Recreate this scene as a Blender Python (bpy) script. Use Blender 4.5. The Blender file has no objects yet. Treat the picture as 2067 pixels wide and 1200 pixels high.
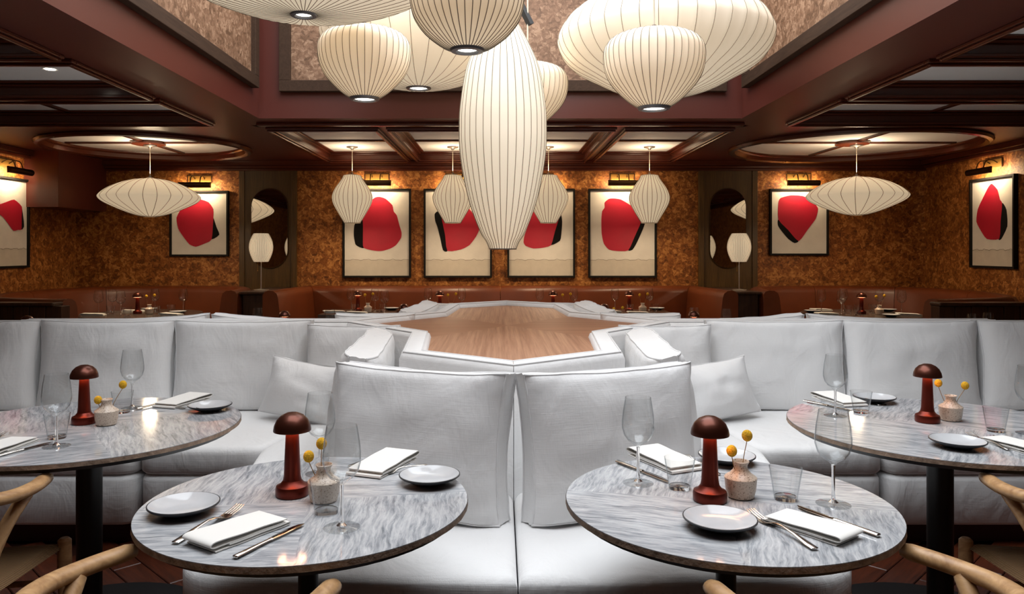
import bpy, math, random
from mathutils import Vector, Matrix, noise
random.seed(7)
PI = math.pi
C = bpy.context.scene.collection
S = bpy.context.scene
# ------------------------------------------------------------------ camera
F, VX, VY, EYE = 1530.0, 1010.0, 505.0, 1.38          # focal length and vanishing point in photo pixels, eye height
cd = bpy.data.cameras.new('camera'); cam = bpy.data.objects.new('camera', cd); C.objects.link(cam)
cam.location = (0, 0, EYE); cam.rotation_euler = (PI/2, 0, 0)
cd.sensor_width = 36.0; cd.lens = 36.0*F/2067.0
cd.shift_x = (1033.5-VX)/2067.0; cd.shift_y = (VY-600.0)/2067.0
cd.clip_start = 0.05
S.camera = cam
# ------------------------------------------------------------------ world, large lights, exposure
w = bpy.data.worlds.new('world'); S.world = w; w.use_nodes = True
w.node_tree.nodes['Background'].inputs[0].default_value = (0.75, 0.86, 1.0, 1)
w.node_tree.nodes['Background'].inputs[1].default_value = 0.6
S.view_settings.view_transform = 'Standard'; S.view_settings.look = 'None'
S.view_settings.exposure = 0.10; S.view_settings.gamma = 1.0
S.view_settings.use_curve_mapping = False
S.cycles.use_denoising = True
S.cycles.max_bounces = 7; S.cycles.transparent_max_bounces = 20
S.cycles.use_adaptive_sampling = True; S.cycles.adaptive_threshold = 0.025
S.cycles.sample_clamp_indirect = 4.0
def area(name, loc, rot, sx, sy, power, col, spread=PI):
    l = bpy.data.lights.new(name, 'AREA'); l.shape = 'RECTANGLE'; l.size = sx; l.size_y = sy
    l.energy = power; l.color = col; l.spread = spread
    o = bpy.data.objects.new(name, l); C.objects.link(o); o.location = loc; o.rotation_euler = rot
    return o
WX, WY0, WY1, WZ0, WZ1 = 1.87, 0.5, 5.87, 2.40, 4.5   # the skylight well
area('skylight_daylight', (0, (WY0+WY1)/2, WZ1-0.12), (0, 0, 0), 2*WX-0.3, WY1-WY0-0.4, 280, (0.93, 0.965, 1.0))

# ------------------------------------------------------------------ helpers
def Wp(px, py, Y): return Vector(((px-VX)/F*Y, Y, EYE-(py-VY)/F*Y))
def G(px, py, z):
    Y = F*(EYE-z)/(py-VY)
    return ((px-VX)/F*Y, Y)
def catmull(pts, n=6):
    out = []
    P = [Vector(p) for p in pts]
    for i in range(len(P)-1):
        p0 = P[max(i-1, 0)]; p1 = P[i]; p2 = P[i+1]; p3 = P[min(i+2, len(P)-1)]
        for k in range(n):
            t = k/n
            out.append(0.5*((2*p1)+(p2-p0)*t+(2*p0-5*p1+4*p2-p3)*t*t+(3*p1-p0-3*p2+p3)*t**3))
    out.append(P[-1]); return out
class MB:
    def __init__(s): s.v = []; s.f = []
    def add(s, v, f):
        b = len(s.v); s.v += [tuple(x) for x in v]; s.f += [tuple(i+b for i in q) for q in f]; return s
    def box(s, x0, x1, y0, y1, z0, z1, M=None):
        v = [Vector((x, y, z)) for z in (z0, z1) for y in (y0, y1) for x in (x0, x1)]
        if M: v = [M @ p for p in v]
        return s.add(v, [(0,2,3,1),(4,5,7,6),(0,1,5,4),(2,6,7,3),(0,4,6,2),(1,3,7,5)])
    def tube(s, pts, r, n=8, sq=(1, 1), caps=True, closed=False):
        P = [Vector(p) for p in pts]; m = len(P)
        R = r if isinstance(r, (list, tuple)) else [r]*m
        t0 = (P[1]-P[0]).normalized()
        up = Vector((0, 0, 1)) if abs(t0.z) < .9 else Vector((1, 0, 0))
        rings = []; nv = None
        for i in range(m):
            if closed: t = (P[(i+1) % m]-P[i-1])
            else: t = P[min(i+1, m-1)]-P[max(i-1, 0)]
            t.normalize()
            if nv is None: nv = (up-t*up.dot(t)).normalized()
            else:
                nv = nv-t*nv.dot(t)
                if nv.length < 1e-6: nv = up-t*up.dot(t)
                nv.normalize()
            b = t.cross(nv)
            rings.append([P[i]+(nv*math.cos(2*PI*k/n)*sq[0]+b*math.sin(2*PI*k/n)*sq[1])*R[i] for k in range(n)])
        v = [p for q in rings for p in q]; f = []
        for i in range(m if closed else m-1):
            j = (i+1) % m
            for k in range(n):
                l = (k+1) % n
                f.append((i*n+k, i*n+l, j*n+l, j*n+k))
        if caps and not closed:
            f.append(tuple(range(n-1, -1, -1))); f.append(tuple((m-1)*n+k for k in range(n)))
        return s.add(v, f)
    def lathe(s, prof, n=24, c=(0, 0, 0), cap0=False, cap1=False):
        v = []; f = []; m = len(prof)
        for r, z in prof:
            for k in range(n):
                a = 2*PI*k/n; v.append((c[0]+r*math.cos(a), c[1]+r*math.sin(a), c[2]+z))
        for i in range(m-1):
            for k in range(n):
                l = (k+1) % n; f.append((i*n+k, i*n+l, (i+1)*n+l, (i+1)*n+k))
        if cap0: f.append(tuple(range(n-1, -1, -1)))
        if cap1: f.append(tuple((m-1)*n+k for k in range(n)))
        return s.add(v, f)
    def prism(s, poly, z0, z1, M=None):
        n = len(poly)
        v = [Vector((x, y, z0)) for x, y in poly]+[Vector((x, y, z1)) for x, y in poly]
        if M: v = [M @ p for p in v]
        f = [tuple(range(n-1, -1, -1)), tuple(range(n, 2*n))]
        f += [(i, (i+1) % n, n+(i+1) % n, n+i) for i in range(n)]
        return s.add(v, f)
    def loft(s, secs, n=8):       # elliptical sections along +x: (x, y, z, half width, half thickness)
        v = []; f = []; m = len(secs)
        for x, y, z, hw, ht in secs:
            for k in range(n):
                a = 2*PI*k/n; v.append((x, y+hw*math.cos(a), z+ht*math.sin(a)))
        for i in range(m-1):
            for k in range(n):
                l = (k+1) % n; f.append((i*n+k, i*n+l, (i+1)*n+l, (i+1)*n+k))
        f.append(tuple(range(n-1, -1, -1))); f.append(tuple((m-1)*n+k for k in range(n)))
        return s.add(v, f)
def obj(name, mb, mat, parent=None, smooth=True, angle=38, bevel=0, seg=2, loc=None, rotz=0, flip=False):
    me = bpy.data.meshes.new(name); me.from_pydata([tuple(p) for p in mb.v], [], mb.f); me.update()
    import bmesh
    b = bmesh.new(); b.from_mesh(me); bmesh.ops.recalc_face_normals(b, faces=b.faces)
    b.to_mesh(me); b.free()
    me.materials.append(M[mat] if isinstance(mat, str) else mat)
    if smooth:
        me.shade_smooth()
        try: me.set_sharp_from_angle(angle=math.radians(angle))
        except Exception: pass
    o = bpy.data.objects.new(name, me); C.objects.link(o)
    if loc is not None: o.location = loc
    o.rotation_euler[2] = rotz
    if parent: o.parent = parent
    if bevel:
        md = o.modifiers.new('b', 'BEVEL'); md.width = bevel; md.segments = seg; md.limit_method = 'ANGLE'
        md.angle_limit = math.radians(40)
    return o
def tag(o, label=None, cat=None, group=None, kind=None):
    if label: o['label'] = label
    if cat: o['category'] = cat
    if group: o['group'] = group
    if kind: o['kind'] = kind
    return o
def thing(name, label, cat, loc=(0, 0, 0), rotz=0, group=None):
    o = bpy.data.objects.new(name, None); C.objects.link(o); o.empty_display_size = .05
    o.location = loc; o.rotation_euler[2] = rotz
    return tag(o, label, cat, group)
def struct(name, mb, mat, parent=None, label=None, **k):
    o = obj(name, mb, mat, parent, **k)
    if not parent: tag(o, label, None, None, 'structure')
    return o
KIDS = {}
def dup(root, loc, rotz, label=None, group=None, scale=1.0):
    r = root.copy(); C.objects.link(r); r.location = loc; r.rotation_euler[2] = rotz; r.scale = (scale,)*3
    if label: r['label'] = label
    if group: r['group'] = group
    for ch in root.children:
        c = ch.copy(); C.objects.link(c); c.parent = r
        for g in ch.children:
            d = g.copy(); C.objects.link(d); d.parent = c
    return r
PROTO = {}
def place(kind, loc, rotz, label, group=None, scale=1.0):
    if kind not in PROTO:
        o = BUILD[kind](); PROTO[kind] = o
        o.location = loc; o.rotation_euler[2] = rotz; o.scale = (scale,)*3
        o['label'] = label
        if group: o['group'] = group
        return o
    bpy_root = PROTO[kind]
    return dup(bpy_root, loc, rotz, label, group, scale)
ORD = ['first', 'second', 'third', 'fourth', 'fifth', 'sixth', 'seventh', 'eighth', 'ninth']

# ------------------------------------------------------------------ materials
M = {}
class NT:
    def __init__(s, name):
        m = bpy.data.materials.new(name); m.use_nodes = True; s.m = m; s.t = m.node_tree
        s.b = s.t.nodes['Principled BSDF']; M[name] = m
    def n(s, typ, **k):
        x = s.t.nodes.new(typ)
        for a, v in k.items():
            if a in x.inputs.keys() if hasattr(x.inputs, 'keys') else False: x.inputs[a].default_value = v
            else: setattr(x, a, v)
        return x
    def l(s, a, b): s.t.links.new(a, b)
    def set(s, **k):
        for a, v in k.items():
            i = s.b.inputs[a.replace('_', ' ')]
            i.default_value = v
        return s
    def coords(s, scale=(1, 1, 1), kind='Object', rot=(0, 0, 0)):
        tc = s.n('ShaderNodeTexCoord'); mp = s.n('ShaderNodeMapping')
        mp.inputs['Scale'].default_value = scale; mp.inputs['Rotation'].default_value = rot
        s.l(tc.outputs[kind], mp.inputs['Vector']); return mp.outputs['Vector']
    def noise(s, vec, scale, detail=4, rough=.55, dist=0):
        x = s.n('ShaderNodeTexNoise'); x.inputs['Scale'].default_value = scale; x.inputs['Detail'].default_value = detail
        x.inputs['Roughness'].default_value = rough; x.inputs['Distortion'].default_value = dist
        if vec is not None: s.l(vec, x.inputs['Vector'])
        return x.outputs['Fac']
    def ramp(s, fac, stops):
        r = s.n('ShaderNodeValToRGB'); e = r.color_ramp.elements
        while len(e) < len(stops): e.new(.5)
        for i, (p, c) in enumerate(stops): e[i].position = p; e[i].color = (*c, 1)
        s.l(fac, r.inputs['Fac']); return r.outputs['Color']
    def bump(s, h, strength=.3, dist=.01):
        b = s.n('ShaderNodeBump'); b.inputs['Strength'].default_value = strength; b.inputs['Distance'].default_value = dist
        s.l(h, b.inputs['Height']); s.l(b.outputs['Normal'], s.b.inputs['Normal'])
def rgb(r, g, b):
    f = lambda c: (c/255/12.92) if c <= 10 else ((c/255+.055)/1.055)**2.4
    return (f(r), f(g), f(b))
def plain(name, col, rough=.5, metal=0, **k):
    t = NT(name); t.set(Base_Color=(*col, 1), Roughness=rough, Metallic=metal); t.set(**k); return t
def mottled(name, col, rough=.5, amt=.15, scale=3, bump=0, bscale=60, metal=0, **k):
    t = plain(name, col, rough, metal, **k); v = t.coords()
    c0 = tuple(x*(1-amt) for x in col); c1 = tuple(min(1, x*(1+amt)) for x in col)
    t.l(t.ramp(t.noise(v, scale, 4), [(.3, c0), (.7, c1)]), t.b.inputs['Base Color'])
    if bump: t.bump(t.noise(v, bscale, 3), bump, .004)
    return t
# cork wall covering: flakes of several browns swirled together
def cork(name, cols, scale, warm=1):
    t = NT(name); v = t.coords((1, 1, 1))
    nz = t.n('ShaderNodeTexNoise'); nz.inputs['Scale'].default_value = 14; nz.inputs['Detail'].default_value = 4; t.l(v, nz.inputs['Vector'])
    mx = t.n('ShaderNodeVectorMath', operation='MULTIPLY_ADD'); mx.inputs[1].default_value = (.09, .09, .09)
    t.l(nz.outputs['Color'], mx.inputs[0]); t.l(v, mx.inputs[2])
    def chips(sc):
        vo = t.n('ShaderNodeTexVoronoi'); vo.inputs['Scale'].default_value = sc; t.l(mx.outputs[0], vo.inputs['Vector'])
        bw = t.n('ShaderNodeSeparateColor'); t.l(vo.outputs['Color'], bw.inputs[0]); return bw.outputs[0], vo.outputs['Distance']
    c1, d1 = chips(scale); c2, d2 = chips(scale*2.6)
    big = t.noise(v, 2.2, 3); fine = t.noise(mx.outputs[0], scale*5, 4, .65, .6)
    m1 = t.n('ShaderNodeMath', operation='MULTIPLY_ADD'); m1.inputs[1].default_value = .45; t.l(c2, m1.inputs[0]); 
    m0 = t.n('ShaderNodeMath', operation='MULTIPLY'); m0.inputs[1].default_value = .40; t.l(c1, m0.inputs[0]); t.l(m0.outputs[0], m1.inputs[2])
    m2 = t.n('ShaderNodeMath', operation='MULTIPLY_ADD'); m2.inputs[1].default_value = .35; t.l(big, m2.inputs[0]); t.l(m1.outputs[0], m2.inputs[2])
    m3 = t.n('ShaderNodeMath', operation='MULTIPLY_ADD'); m3.inputs[1].default_value = .55; t.l(fine, m3.inputs[0]); t.l(m2.outputs[0], m3.inputs[2])
    mr = t.n('ShaderNodeMapRange'); mr.inputs['From Min'].default_value = .3; mr.inputs['From Max'].default_value = 1.35; t.l(m3.outputs[0], mr.inputs['Value'])
    t.l(t.ramp(mr.outputs[0], [(.18, cols[0]), (.42, cols[1]), (.62, cols[2]), (.88, cols[3])]), t.b.inputs['Base Color'])
    t.set(Roughness=.5); t.b.inputs['Specular IOR Level'].default_value = .35
    t.bump(m3.outputs[0], .4, .006)
cork('cork', [rgb(92, 50, 18), rgb(130, 75, 29), rgb(156, 95, 42), rgb(200, 138, 74)], 19)
cork('cork_pale', [rgb(94, 68, 48), rgb(114, 84, 62), rgb(130, 98, 75), rgb(162, 130, 104)], 19)
mottled('burgundy', rgb(88, 38, 28), .40, .06, 2)
mottled('burgundy_gloss', rgb(84, 38, 24), .22, .1, 3)
mottled('panel_white', rgb(240, 238, 234), .7, .03, 2)
def wood(name, c0, c1, rough=.4, scale=(2, 22, 22), bump=.15, rot=(0, 0, 0), kind='Object', dist=1.5):
    t = NT(name); v = t.coords(scale, kind, rot)
    a = t.noise(v, 1.0, 6, .62, dist); b = t.noise(v, 5.0, 3, .6, .5)
    mm = t.n('ShaderNodeMath', operation='MULTIPLY_ADD'); mm.inputs[1].default_value = .35; t.l(b, mm.inputs[0]); t.l(a, mm.inputs[2])
    t.l(t.ramp(mm.outputs[0], [(.45, c0), (.85, c1)]), t.b.inputs['Base Color']); t.set(Roughness=rough); t.bump(mm.outputs[0], bump, .002)
wood('frame_wood', rgb(52, 36, 25), rgb(68, 49, 36), .7, (30, 3, 30))
M['frame_wood'].node_tree.nodes['Principled BSDF'].inputs['Specular IOR Level'].default_value = .2
wood('olive_wood', rgb(64, 44, 18), rgb(98, 72, 34), .4, (26, 26, 1.6))
wood('dark_wood', rgb(40, 22, 12), rgb(70, 42, 24), .35, (22, 22, 2))
wood('floor_wood', rgb(58, 26, 14), rgb(104, 50, 28), .35, (3, 30, 30))
wood('veneer', rgb(146, 96, 66), rgb(190, 138, 102), .32, (1.6, 20, 20), .05)
wood('oak', rgb(146, 106, 68), rgb(194, 154, 108), .45, (9, 9, 9), .12, dist=3)
mottled('floor_dark', rgb(46, 20, 12), .45, .2, 4)
mottled('leather', rgb(108, 52, 24), .36, .14, 4, .12, 220)
# linen: fine weave with horizontal slubs
t = NT('linen'); v = t.coords((1, 1, 1)); v2 = t.coords((14, 14, 300)); v3 = t.coords((300, 300, 10)); v4 = t.coords((2.2, 2.2, 45))
s1 = t.noise(v2, 1, 3); s2 = t.noise(v3, 1, 2); s3 = t.noise(v4, 1, 3)
ad = t.n('ShaderNodeMath', operation='ADD'); t.l(s1, ad.inputs[0]); t.l(s2, ad.inputs[1])
ad2 = t.n('ShaderNodeMath', operation='MULTIPLY_ADD'); ad2.inputs[1].default_value = .8; t.l(s3, ad2.inputs[0]); t.l(ad.outputs[0], ad2.inputs[2])
t.l(t.ramp(ad2.outputs[0], [(.9, (.70, .705, .71)), (1.7, (.80, .80, .80))]), t.b.inputs['Base Color'])
t.set(Roughness=.85); t.b.inputs['Specular IOR Level'].default_value = .2; t.b.inputs['Sheen Weight'].default_value = .15
t.bump(ad2.outputs[0], .18, .004)
crs = t.n('ShaderNodeBump'); crs.inputs['Strength'].default_value = .35; crs.inputs['Distance'].default_value = .03
t.l(t.noise(t.coords((1, 1, .7)), 7, 3, .5, .8), crs.inputs['Height'])
t.l(crs.outputs['Normal'], [x for x in t.t.nodes if x.type == 'BUMP' and x != crs][0].inputs['Normal'])
plain('linen_piping', (.74, .74, .745), .85)
plain('plinth_red', rgb(60, 20, 14), .5)
# marble: pale grey with fine parallel veins
t = NT('marble'); v = t.coords((1, 1, 1), 'Object', (0, 0, .12))
nz = t.n('ShaderNodeTexNoise'); nz.inputs['Scale'].default_value = 5; nz.inputs['Detail'].default_value = 6; t.l(v, nz.inputs['Vector'])
mx = t.n('ShaderNodeVectorMath', operation='MULTIPLY_ADD'); mx.inputs[1].default_value = (.05, .05, .05); t.l(nz.outputs['Color'], mx.inputs[0]); t.l(v, mx.inputs[2])
st = t.n('ShaderNodeMapping'); st.inputs['Scale'].default_value = (10, 88, 10); t.l(mx.outputs[0], st.inputs['Vector'])
f1 = t.noise(st.outputs[0], 1.0, 7, .68, .4)
f2 = t.noise(v, 3.2, 5)
f3 = t.noise(st.outputs[0], .35, 3, .5, .3)
c1 = t.ramp(f1, [(.28, rgb(112, 116, 122)), (.42, rgb(160, 163, 167)), (.55, rgb(192, 193, 195)), (.72, rgb(218, 218, 218))])
mm = t.n('ShaderNodeMix', data_type='RGBA', blend_type='MULTIPLY'); mm.inputs[0].default_value = .55
t.l(c1, mm.inputs[6]); t.l(t.ramp(f2, [(.3, (.62, .63, .65)), (.62, (1, 1, 1))]), mm.inputs[7])
t.l(mm.outputs[2], t.b.inputs['Base Color']); t.set(Roughness=.09); t.b.inputs['Specular IOR Level'].default_value = .55
mottled('marble_edge', rgb(150, 128, 110), .7, .35, 40, .6, 90)
mottled('far_top', rgb(74, 66, 60), .25, .3, 8)
plain('black_metal', (.012, .012, .013), .42)
plain('steel', (.62, .6, .57), .16, 1)
plain('knife_blade', (.45, .43, .41), .12, 1)
plain('copper', rgb(98, 32, 18), .34, .7)
plain('dome', rgb(82, 42, 30), .3, .7)
plain('bronze', rgb(66, 46, 26), .4, .8)
plain('brass', rgb(150, 110, 52), .35, .8)
plain('nickel', (.55, .52, .48), .3, 1)
plain('mirror', (.86, .84, .78), .02, 1)
plain('frame_black', (.009, .008, .007), .6).b.inputs['Specular IOR Level'].default_value = .2
mottled('canvas', rgb(226, 221, 212), .8, .05, 7, .3, 30)
mottled('canvas_low', rgb(208, 199, 184), .8, .06, 9, .3, 30)
mottled('paint_red', rgb(178, 4, 42), .6, .08, 5, .15, 40)
plain('paint_black', (.010, .009, .009), .9).b.inputs['Specular IOR Level'].default_value = .1
plain('line_grey', rgb(120, 108, 96), .8)
plain('napkin', (.76, .745, .71), .9)
mottled('glaze_grey', rgb(192, 193, 195), .14, .06, 18)
plain('glaze_dark', rgb(40, 42, 46), .35)
t = mottled('vase_glaze', rgb(206, 188, 170), .35, .12, 6); v = t.coords()
sp = t.noise(v, 260, 2, .5); t.l(t.ramp(sp, [(.33, rgb(130, 104, 84)), (.42, rgb(204, 186, 168)), (.8, rgb(216, 200, 184))]), t.b.inputs['Base Color']); t.bump(sp, .2, .001)
mottled('craspedia', rgb(226, 172, 30), .9, .3, 260, 1.0, 420)
plain('stem', rgb(150, 118, 70), .8)
plain('cord', rgb(214, 204, 184), .6)
plain('rib_wire', rgb(138, 128, 110), .8)
plain('ring_metal', (.16, .16, .17), .35, .6)
t = NT('paper_cord'); v = t.coords((1, 1, 1))
wv = t.n('ShaderNodeTexWave'); wv.inputs['Scale'].default_value = 46; wv.inputs['Distortion'].default_value = .4; t.l(v, wv.inputs['Vector'])
wv.bands_direction = 'Y'
t.l(t.ramp(wv.outputs['Fac'], [(.1, rgb(78, 54, 30)), (.6, rgb(140, 106, 66))]), t.b.inputs['Base Color']); t.set(Roughness=.8); t.bump(wv.outputs['Fac'], .7, .004)
def emis(name, col, strength, base=(.8, .78, .72)):
    t = plain(name, base, .8); t.b.inputs['Emission Color'].default_value = (*col, 1); t.b.inputs['Emission Strength'].default_value = strength
    return t
t = emis('shade_cloth', (1, .79, .52), .34, (.76, .70, .60)); t.bump(t.noise(t.coords(), 160, 3), .06, .002)
t = emis('shade_warm', (1, .70, .40), .36, (.76, .67, .55)); t.bump(t.noise(t.coords(), 160, 3), .06, .002)
t = emis('shade_far', (1, .77, .50), .42, (.72, .66, .56))
emis('bulb_glow', (1, .93, .8), 6)
emis('lamp_glow', (1, .45, .22), 14)
emis('downlight', (1, .9, .75), 8)
t = plain('glass_solid', (1, 1, 1), .0); t.set(Transmission_Weight=1.0, IOR=1.45)
t = NT('glass')
for nd in list(t.t.nodes):
    if nd.type == 'BSDF_PRINCIPLED': t.t.nodes.remove(nd)
out = [x for x in t.t.nodes if x.type == 'OUTPUT_MATERIAL'][0]
lw = t.n('ShaderNodeLayerWeight'); lw.inputs['Blend'].default_value = .5
tr = t.n('ShaderNodeBsdfTransparent'); gl = t.n('ShaderNodeBsdfGlossy'); gl.inputs['Roughness'].default_value = .02
gl.inputs['Color'].default_value = (.95, .96, .97, 1)
t.l(t.ramp(lw.outputs['Facing'], [(.0, (.985, .988, .988)), (.6, (.94, .945, .945)), (.85, (.72, .74, .75)), (1, (.30, .32, .33))]), tr.inputs['Color'])
ms = t.n('ShaderNodeMixShader'); t.l(t.ramp(lw.outputs['Facing'], [(0, (.02, .02, .02)), (.55, (.05, .05, .05)), (.85, (.30, .30, .30)), (1, (.8, .8, .8))]), ms.inputs[0]); t.l(tr.outputs[0], ms.inputs[1]); t.l(gl.outputs[0], ms.inputs[2])
t.l(ms.outputs[0], out.inputs['Surface'])
# ------------------------------------------------------------------ the room
RX, RY0, RY1, RZ = 4.87, -3.2, 8.7, 2.40
struct('floor', MB().box(-RX, RX, RY0, RY1, -.10, -.012), 'floor_dark', smooth=False)
floor = bpy.data.objects['floor']
# boards laid on the diagonal where the floor shows
bm_ = MB().box(-.298, .298, -.058, .058, -.012, 0)
pl0 = None
for sx in (-1, 1):
    ux, uy = math.cos(sx*PI/4), math.sin(sx*PI/4)
    for i in range(-14, 15):
        for j in range(-6, 7):
            a = j*.6+(.3 if i % 2 else 0); b = i*.12
            x = sx*1.75+ux*a-uy*b; y = 2.75+uy*a+ux*b
            if abs(x-sx*1.75) > 1.0 or not (1.85 < y < 3.62): continue
            if pl0 is None:
                p = pl0 = obj('plank', bm_, 'floor_wood', floor, bevel=.003, seg=1, smooth=False)
            else:
                p = pl0.copy(); C.objects.link(p)
            p.location = (x, y, 0); p.rotation_euler[2] = sx*PI/4+(PI if random.random() < .5 else 0)
def wallbox(name, *a, mat='cork'): return struct(name, MB().box(*a), mat, smooth=False)
wallbox('wall_back', -RX-.1, RX+.1, RY1, RY1+.1, 0, 2.6)
wallbox('wall_left', -RX-.1, -RX, RY0, RY1, 0, 2.6)
wallbox('wall_right', RX, RX+.1, RY0, RY1, 0, 2.6)
wallbox('wall_front', -RX-.1, RX+.1, RY0-.1, RY0, 0, 2.6, mat='burgundy')
# bulkhead boxing at the top of the corner on the left
bk = MB().box(-4.87, -4.52, 7.75, 8.7, 1.82, 2.40)
struct('wall_bulkhead', bk, 'burgundy', smooth=False)
# cornice round the walls
for nm, a in (('trim_1', [(-4.87, 4.87, 8.60, 8.7, 2.345, 2.40), (-4.87, 4.87, 8.63, 8.7, 2.31, 2.345), (-4.87, 4.87, 8.66, 8.7, 2.285, 2.31)]),
              ('trim_2', [(-4.87, -4.77, RY0, 8.6, 2.345, 2.40), (-4.87, -4.80, RY0, 8.6, 2.31, 2.345)]),
              ('trim_3', [(4.77, 4.87, RY0, 8.6, 2.345, 2.40), (4.80, 4.87, RY0, 8.6, 2.31, 2.345)])):
    m = MB()
    for b in a: m.box(*b)
    struct(nm, m, 'burgundy_gloss', bevel=.006, smooth=False)
# ceiling
ce = MB(); T0, T1 = RZ, RZ+.02
def strip(x0, x1, y0, y1): ce.box(x0, x1, y0, y1, T0, T1)
COF = [(5.10, 6.05), (4.05, 5.0), (3.0, 3.95), (1.95, 2.9), (.9, 1.85)]
coffers = []
for s in (-1, 1):
    q = lambda a, b: (min(s*a, s*b), max(s*a, s*b))
    strip(*q(1.97, 2.3), RY0, 6.2); strip(*q(4.55, 4.87), RY0, 6.2)
    ys = [RY0]+[v for c in reversed(COF) for v in c]+[6.2]
    for a, b in zip(ys[0::2], ys[1::2]): strip(*q(2.3, 4.55), a, b)
    for k, c in enumerate(COF): coffers.append((*q(2.3, 4.55), *c, [('y', s*3.42)] if k == 0 else []))
    # square of ceiling with a round opening
    cx, cy, r = s*3.45, 7.43, (.92 if s < 0 else 1.12)
    x0, x1 = q(1.99, 4.87); y0, y1 = 6.2, 8.7; n = 96; v = []; f = []
    for k in range(n):
        a = 2*PI*k/n; dx, dy = math.cos(a), math.sin(a)
        tx = ((x1 if dx > 0 else x0)-cx)/dx if abs(dx) > 1e-9 else 1e9
        ty = ((y1 if dy > 0 else y0)-cy)/dy if abs(dy) > 1e-9 else 1e9
        tt = min(tx, ty)
        v += [(cx+dx*r, cy+dy*r, T0), (cx+dx*tt, cy+dy*tt, T0)]
    for k in range(n):
        l = (k+1) % n; f.append((2*k, 2*k+1, 2*l+1, 2*l))
    ce.add(v, f)
strip(-1.97, 1.97, 5.97, 6.2); strip(-1.99, 1.99, 6.2, 6.3); strip(-1.99, 1.99, 8.55, 8.7)
for a, b in ((-1.99, -1.93), (-1.03, -.93), (.95, 1.05), (1.93, 1.99)): strip(a, b, 6.3, 8.55)
strip(-1.97, 1.97, RY0, WY0-.1)
for a, b in ((-1.93, -1.03), (-.93, .95), (1.05, 1.93)): coffers.append((a, b, 6.3, 8.55, [('x', 7.6)]))
ceil = struct('ceiling', ce, 'burgundy', smooth=False)
slab = MB()  # unseen slab over the coffers, added to stop sky light leaking through gaps
for a in ((-RX-.1, -1.97, RY0, RY1+.1), (1.97, RX+.1, RY0, RY1+.1), (-1.97, 1.97, 5.97, RY1+.1), (-1.97, 1.97, RY0, WY0-.1)): slab.box(*a, 2.56, 2.62)
struct('light_block_slab', slab, 'burgundy', ceil, smooth=False)
def ringbox(m, x0, x1, y0, y1, wd, z0, z1, out=0):
    x0 -= out; x1 += out; y0 -= out; y1 += out
    m.box(x0, x1, y0, y0+wd, z0, z1); m.box(x0, x1, y1-wd, y1, z0, z1)
    m.box(x0, x0+wd, y0+wd, y1-wd, z0, z1); m.box(x1-wd, x1, y0+wd, y1-wd, z0, z1)
for x0, x1, y0, y1, bars in coffers:
    m = MB(); ringbox(m, x0, x1, y0, y1, .012, 2.40, 2.49)
    obj('coffer_side', m, 'burgundy_gloss', ceil, smooth=False)
    m = MB(); ringbox(m, x0, x1, y0, y1, .05, 2.378, 2.40, .02); ringbox(m, x0, x1, y0, y1, .026, 2.362, 2.378, .01); ringbox(m, x0, x1, y0, y1, .045, 2.452, 2.468)
    ringbox(m, x0, x1, y0, y1, .08, 2.468, 2.484)
    obj('coffer_moulding', m, 'burgundy_gloss', ceil, bevel=.006, smooth=False)
    obj('coffer_panel', MB().box(x0, x1, y0, y1, 2.484, 2.50), 'panel_white', ceil, smooth=False)
    for ax, p in bars:
        m = MB()
        if ax == 'x': m.box(x0+.02, x1-.02, p-.02, p+.02, 2.468, 2.486)
        else: m.box(p-.02, p+.02, y0+.02, y1-.02, 2.468, 2.486)
        obj('coffer_bar', m, 'burgundy_gloss', ceil, smooth=False)
for s in (-1, 1):
    cx, cy = s*3.45, 7.43
    ro = (.97 if s < 0 else 1.17)-1.21
    prof = [(1.21, 2.40), (1.215, 2.385), (1.20, 2.365), (1.17, 2.358), (1.14, 2.372), (1.13, 2.40), (1.125, 2.41), (1.11, 2.415), (1.10, 2.43), (1.10, 2.445)]
    prof = [(a+ro, b) for a, b in prof]
    obj('round_moulding', MB().lathe(prof, 96, (cx, cy, 0)), 'burgundy_gloss', ceil)
    obj('round_panel', MB().lathe([(1.2+ro, 0), (1.2+ro, .015)], 96, (cx, cy, 2.440), True, True), 'panel_white', ceil, smooth=False)
    for a in (0.0, PI/2):
        R = Matrix.Translation((cx, cy, 0)) @ Matrix.Rotation(a, 4, 'Z')
        obj('round_bar', MB().box(-1.05-ro, 1.05+ro, -.022, .022, 2.424, 2.442, R), 'burgundy_gloss', ceil, smooth=False)
    obj('round_hub', MB().lathe([(.0, 2.408), (.13, 2.408), (.16, 2.415), (.16, 2.432), (.13, 2.442)], 24, (cx, cy, 0)), 'burgundy_gloss', ceil)
obj('beam_moulding', MB().box(-1.95, 1.95, 6.04, 6.10, 2.372, 2.40).box(-1.95, 1.95, 6.12, 6.15, 2.382, 2.40), 'burgundy_gloss', ceil, bevel=.008, smooth=False)
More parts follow.
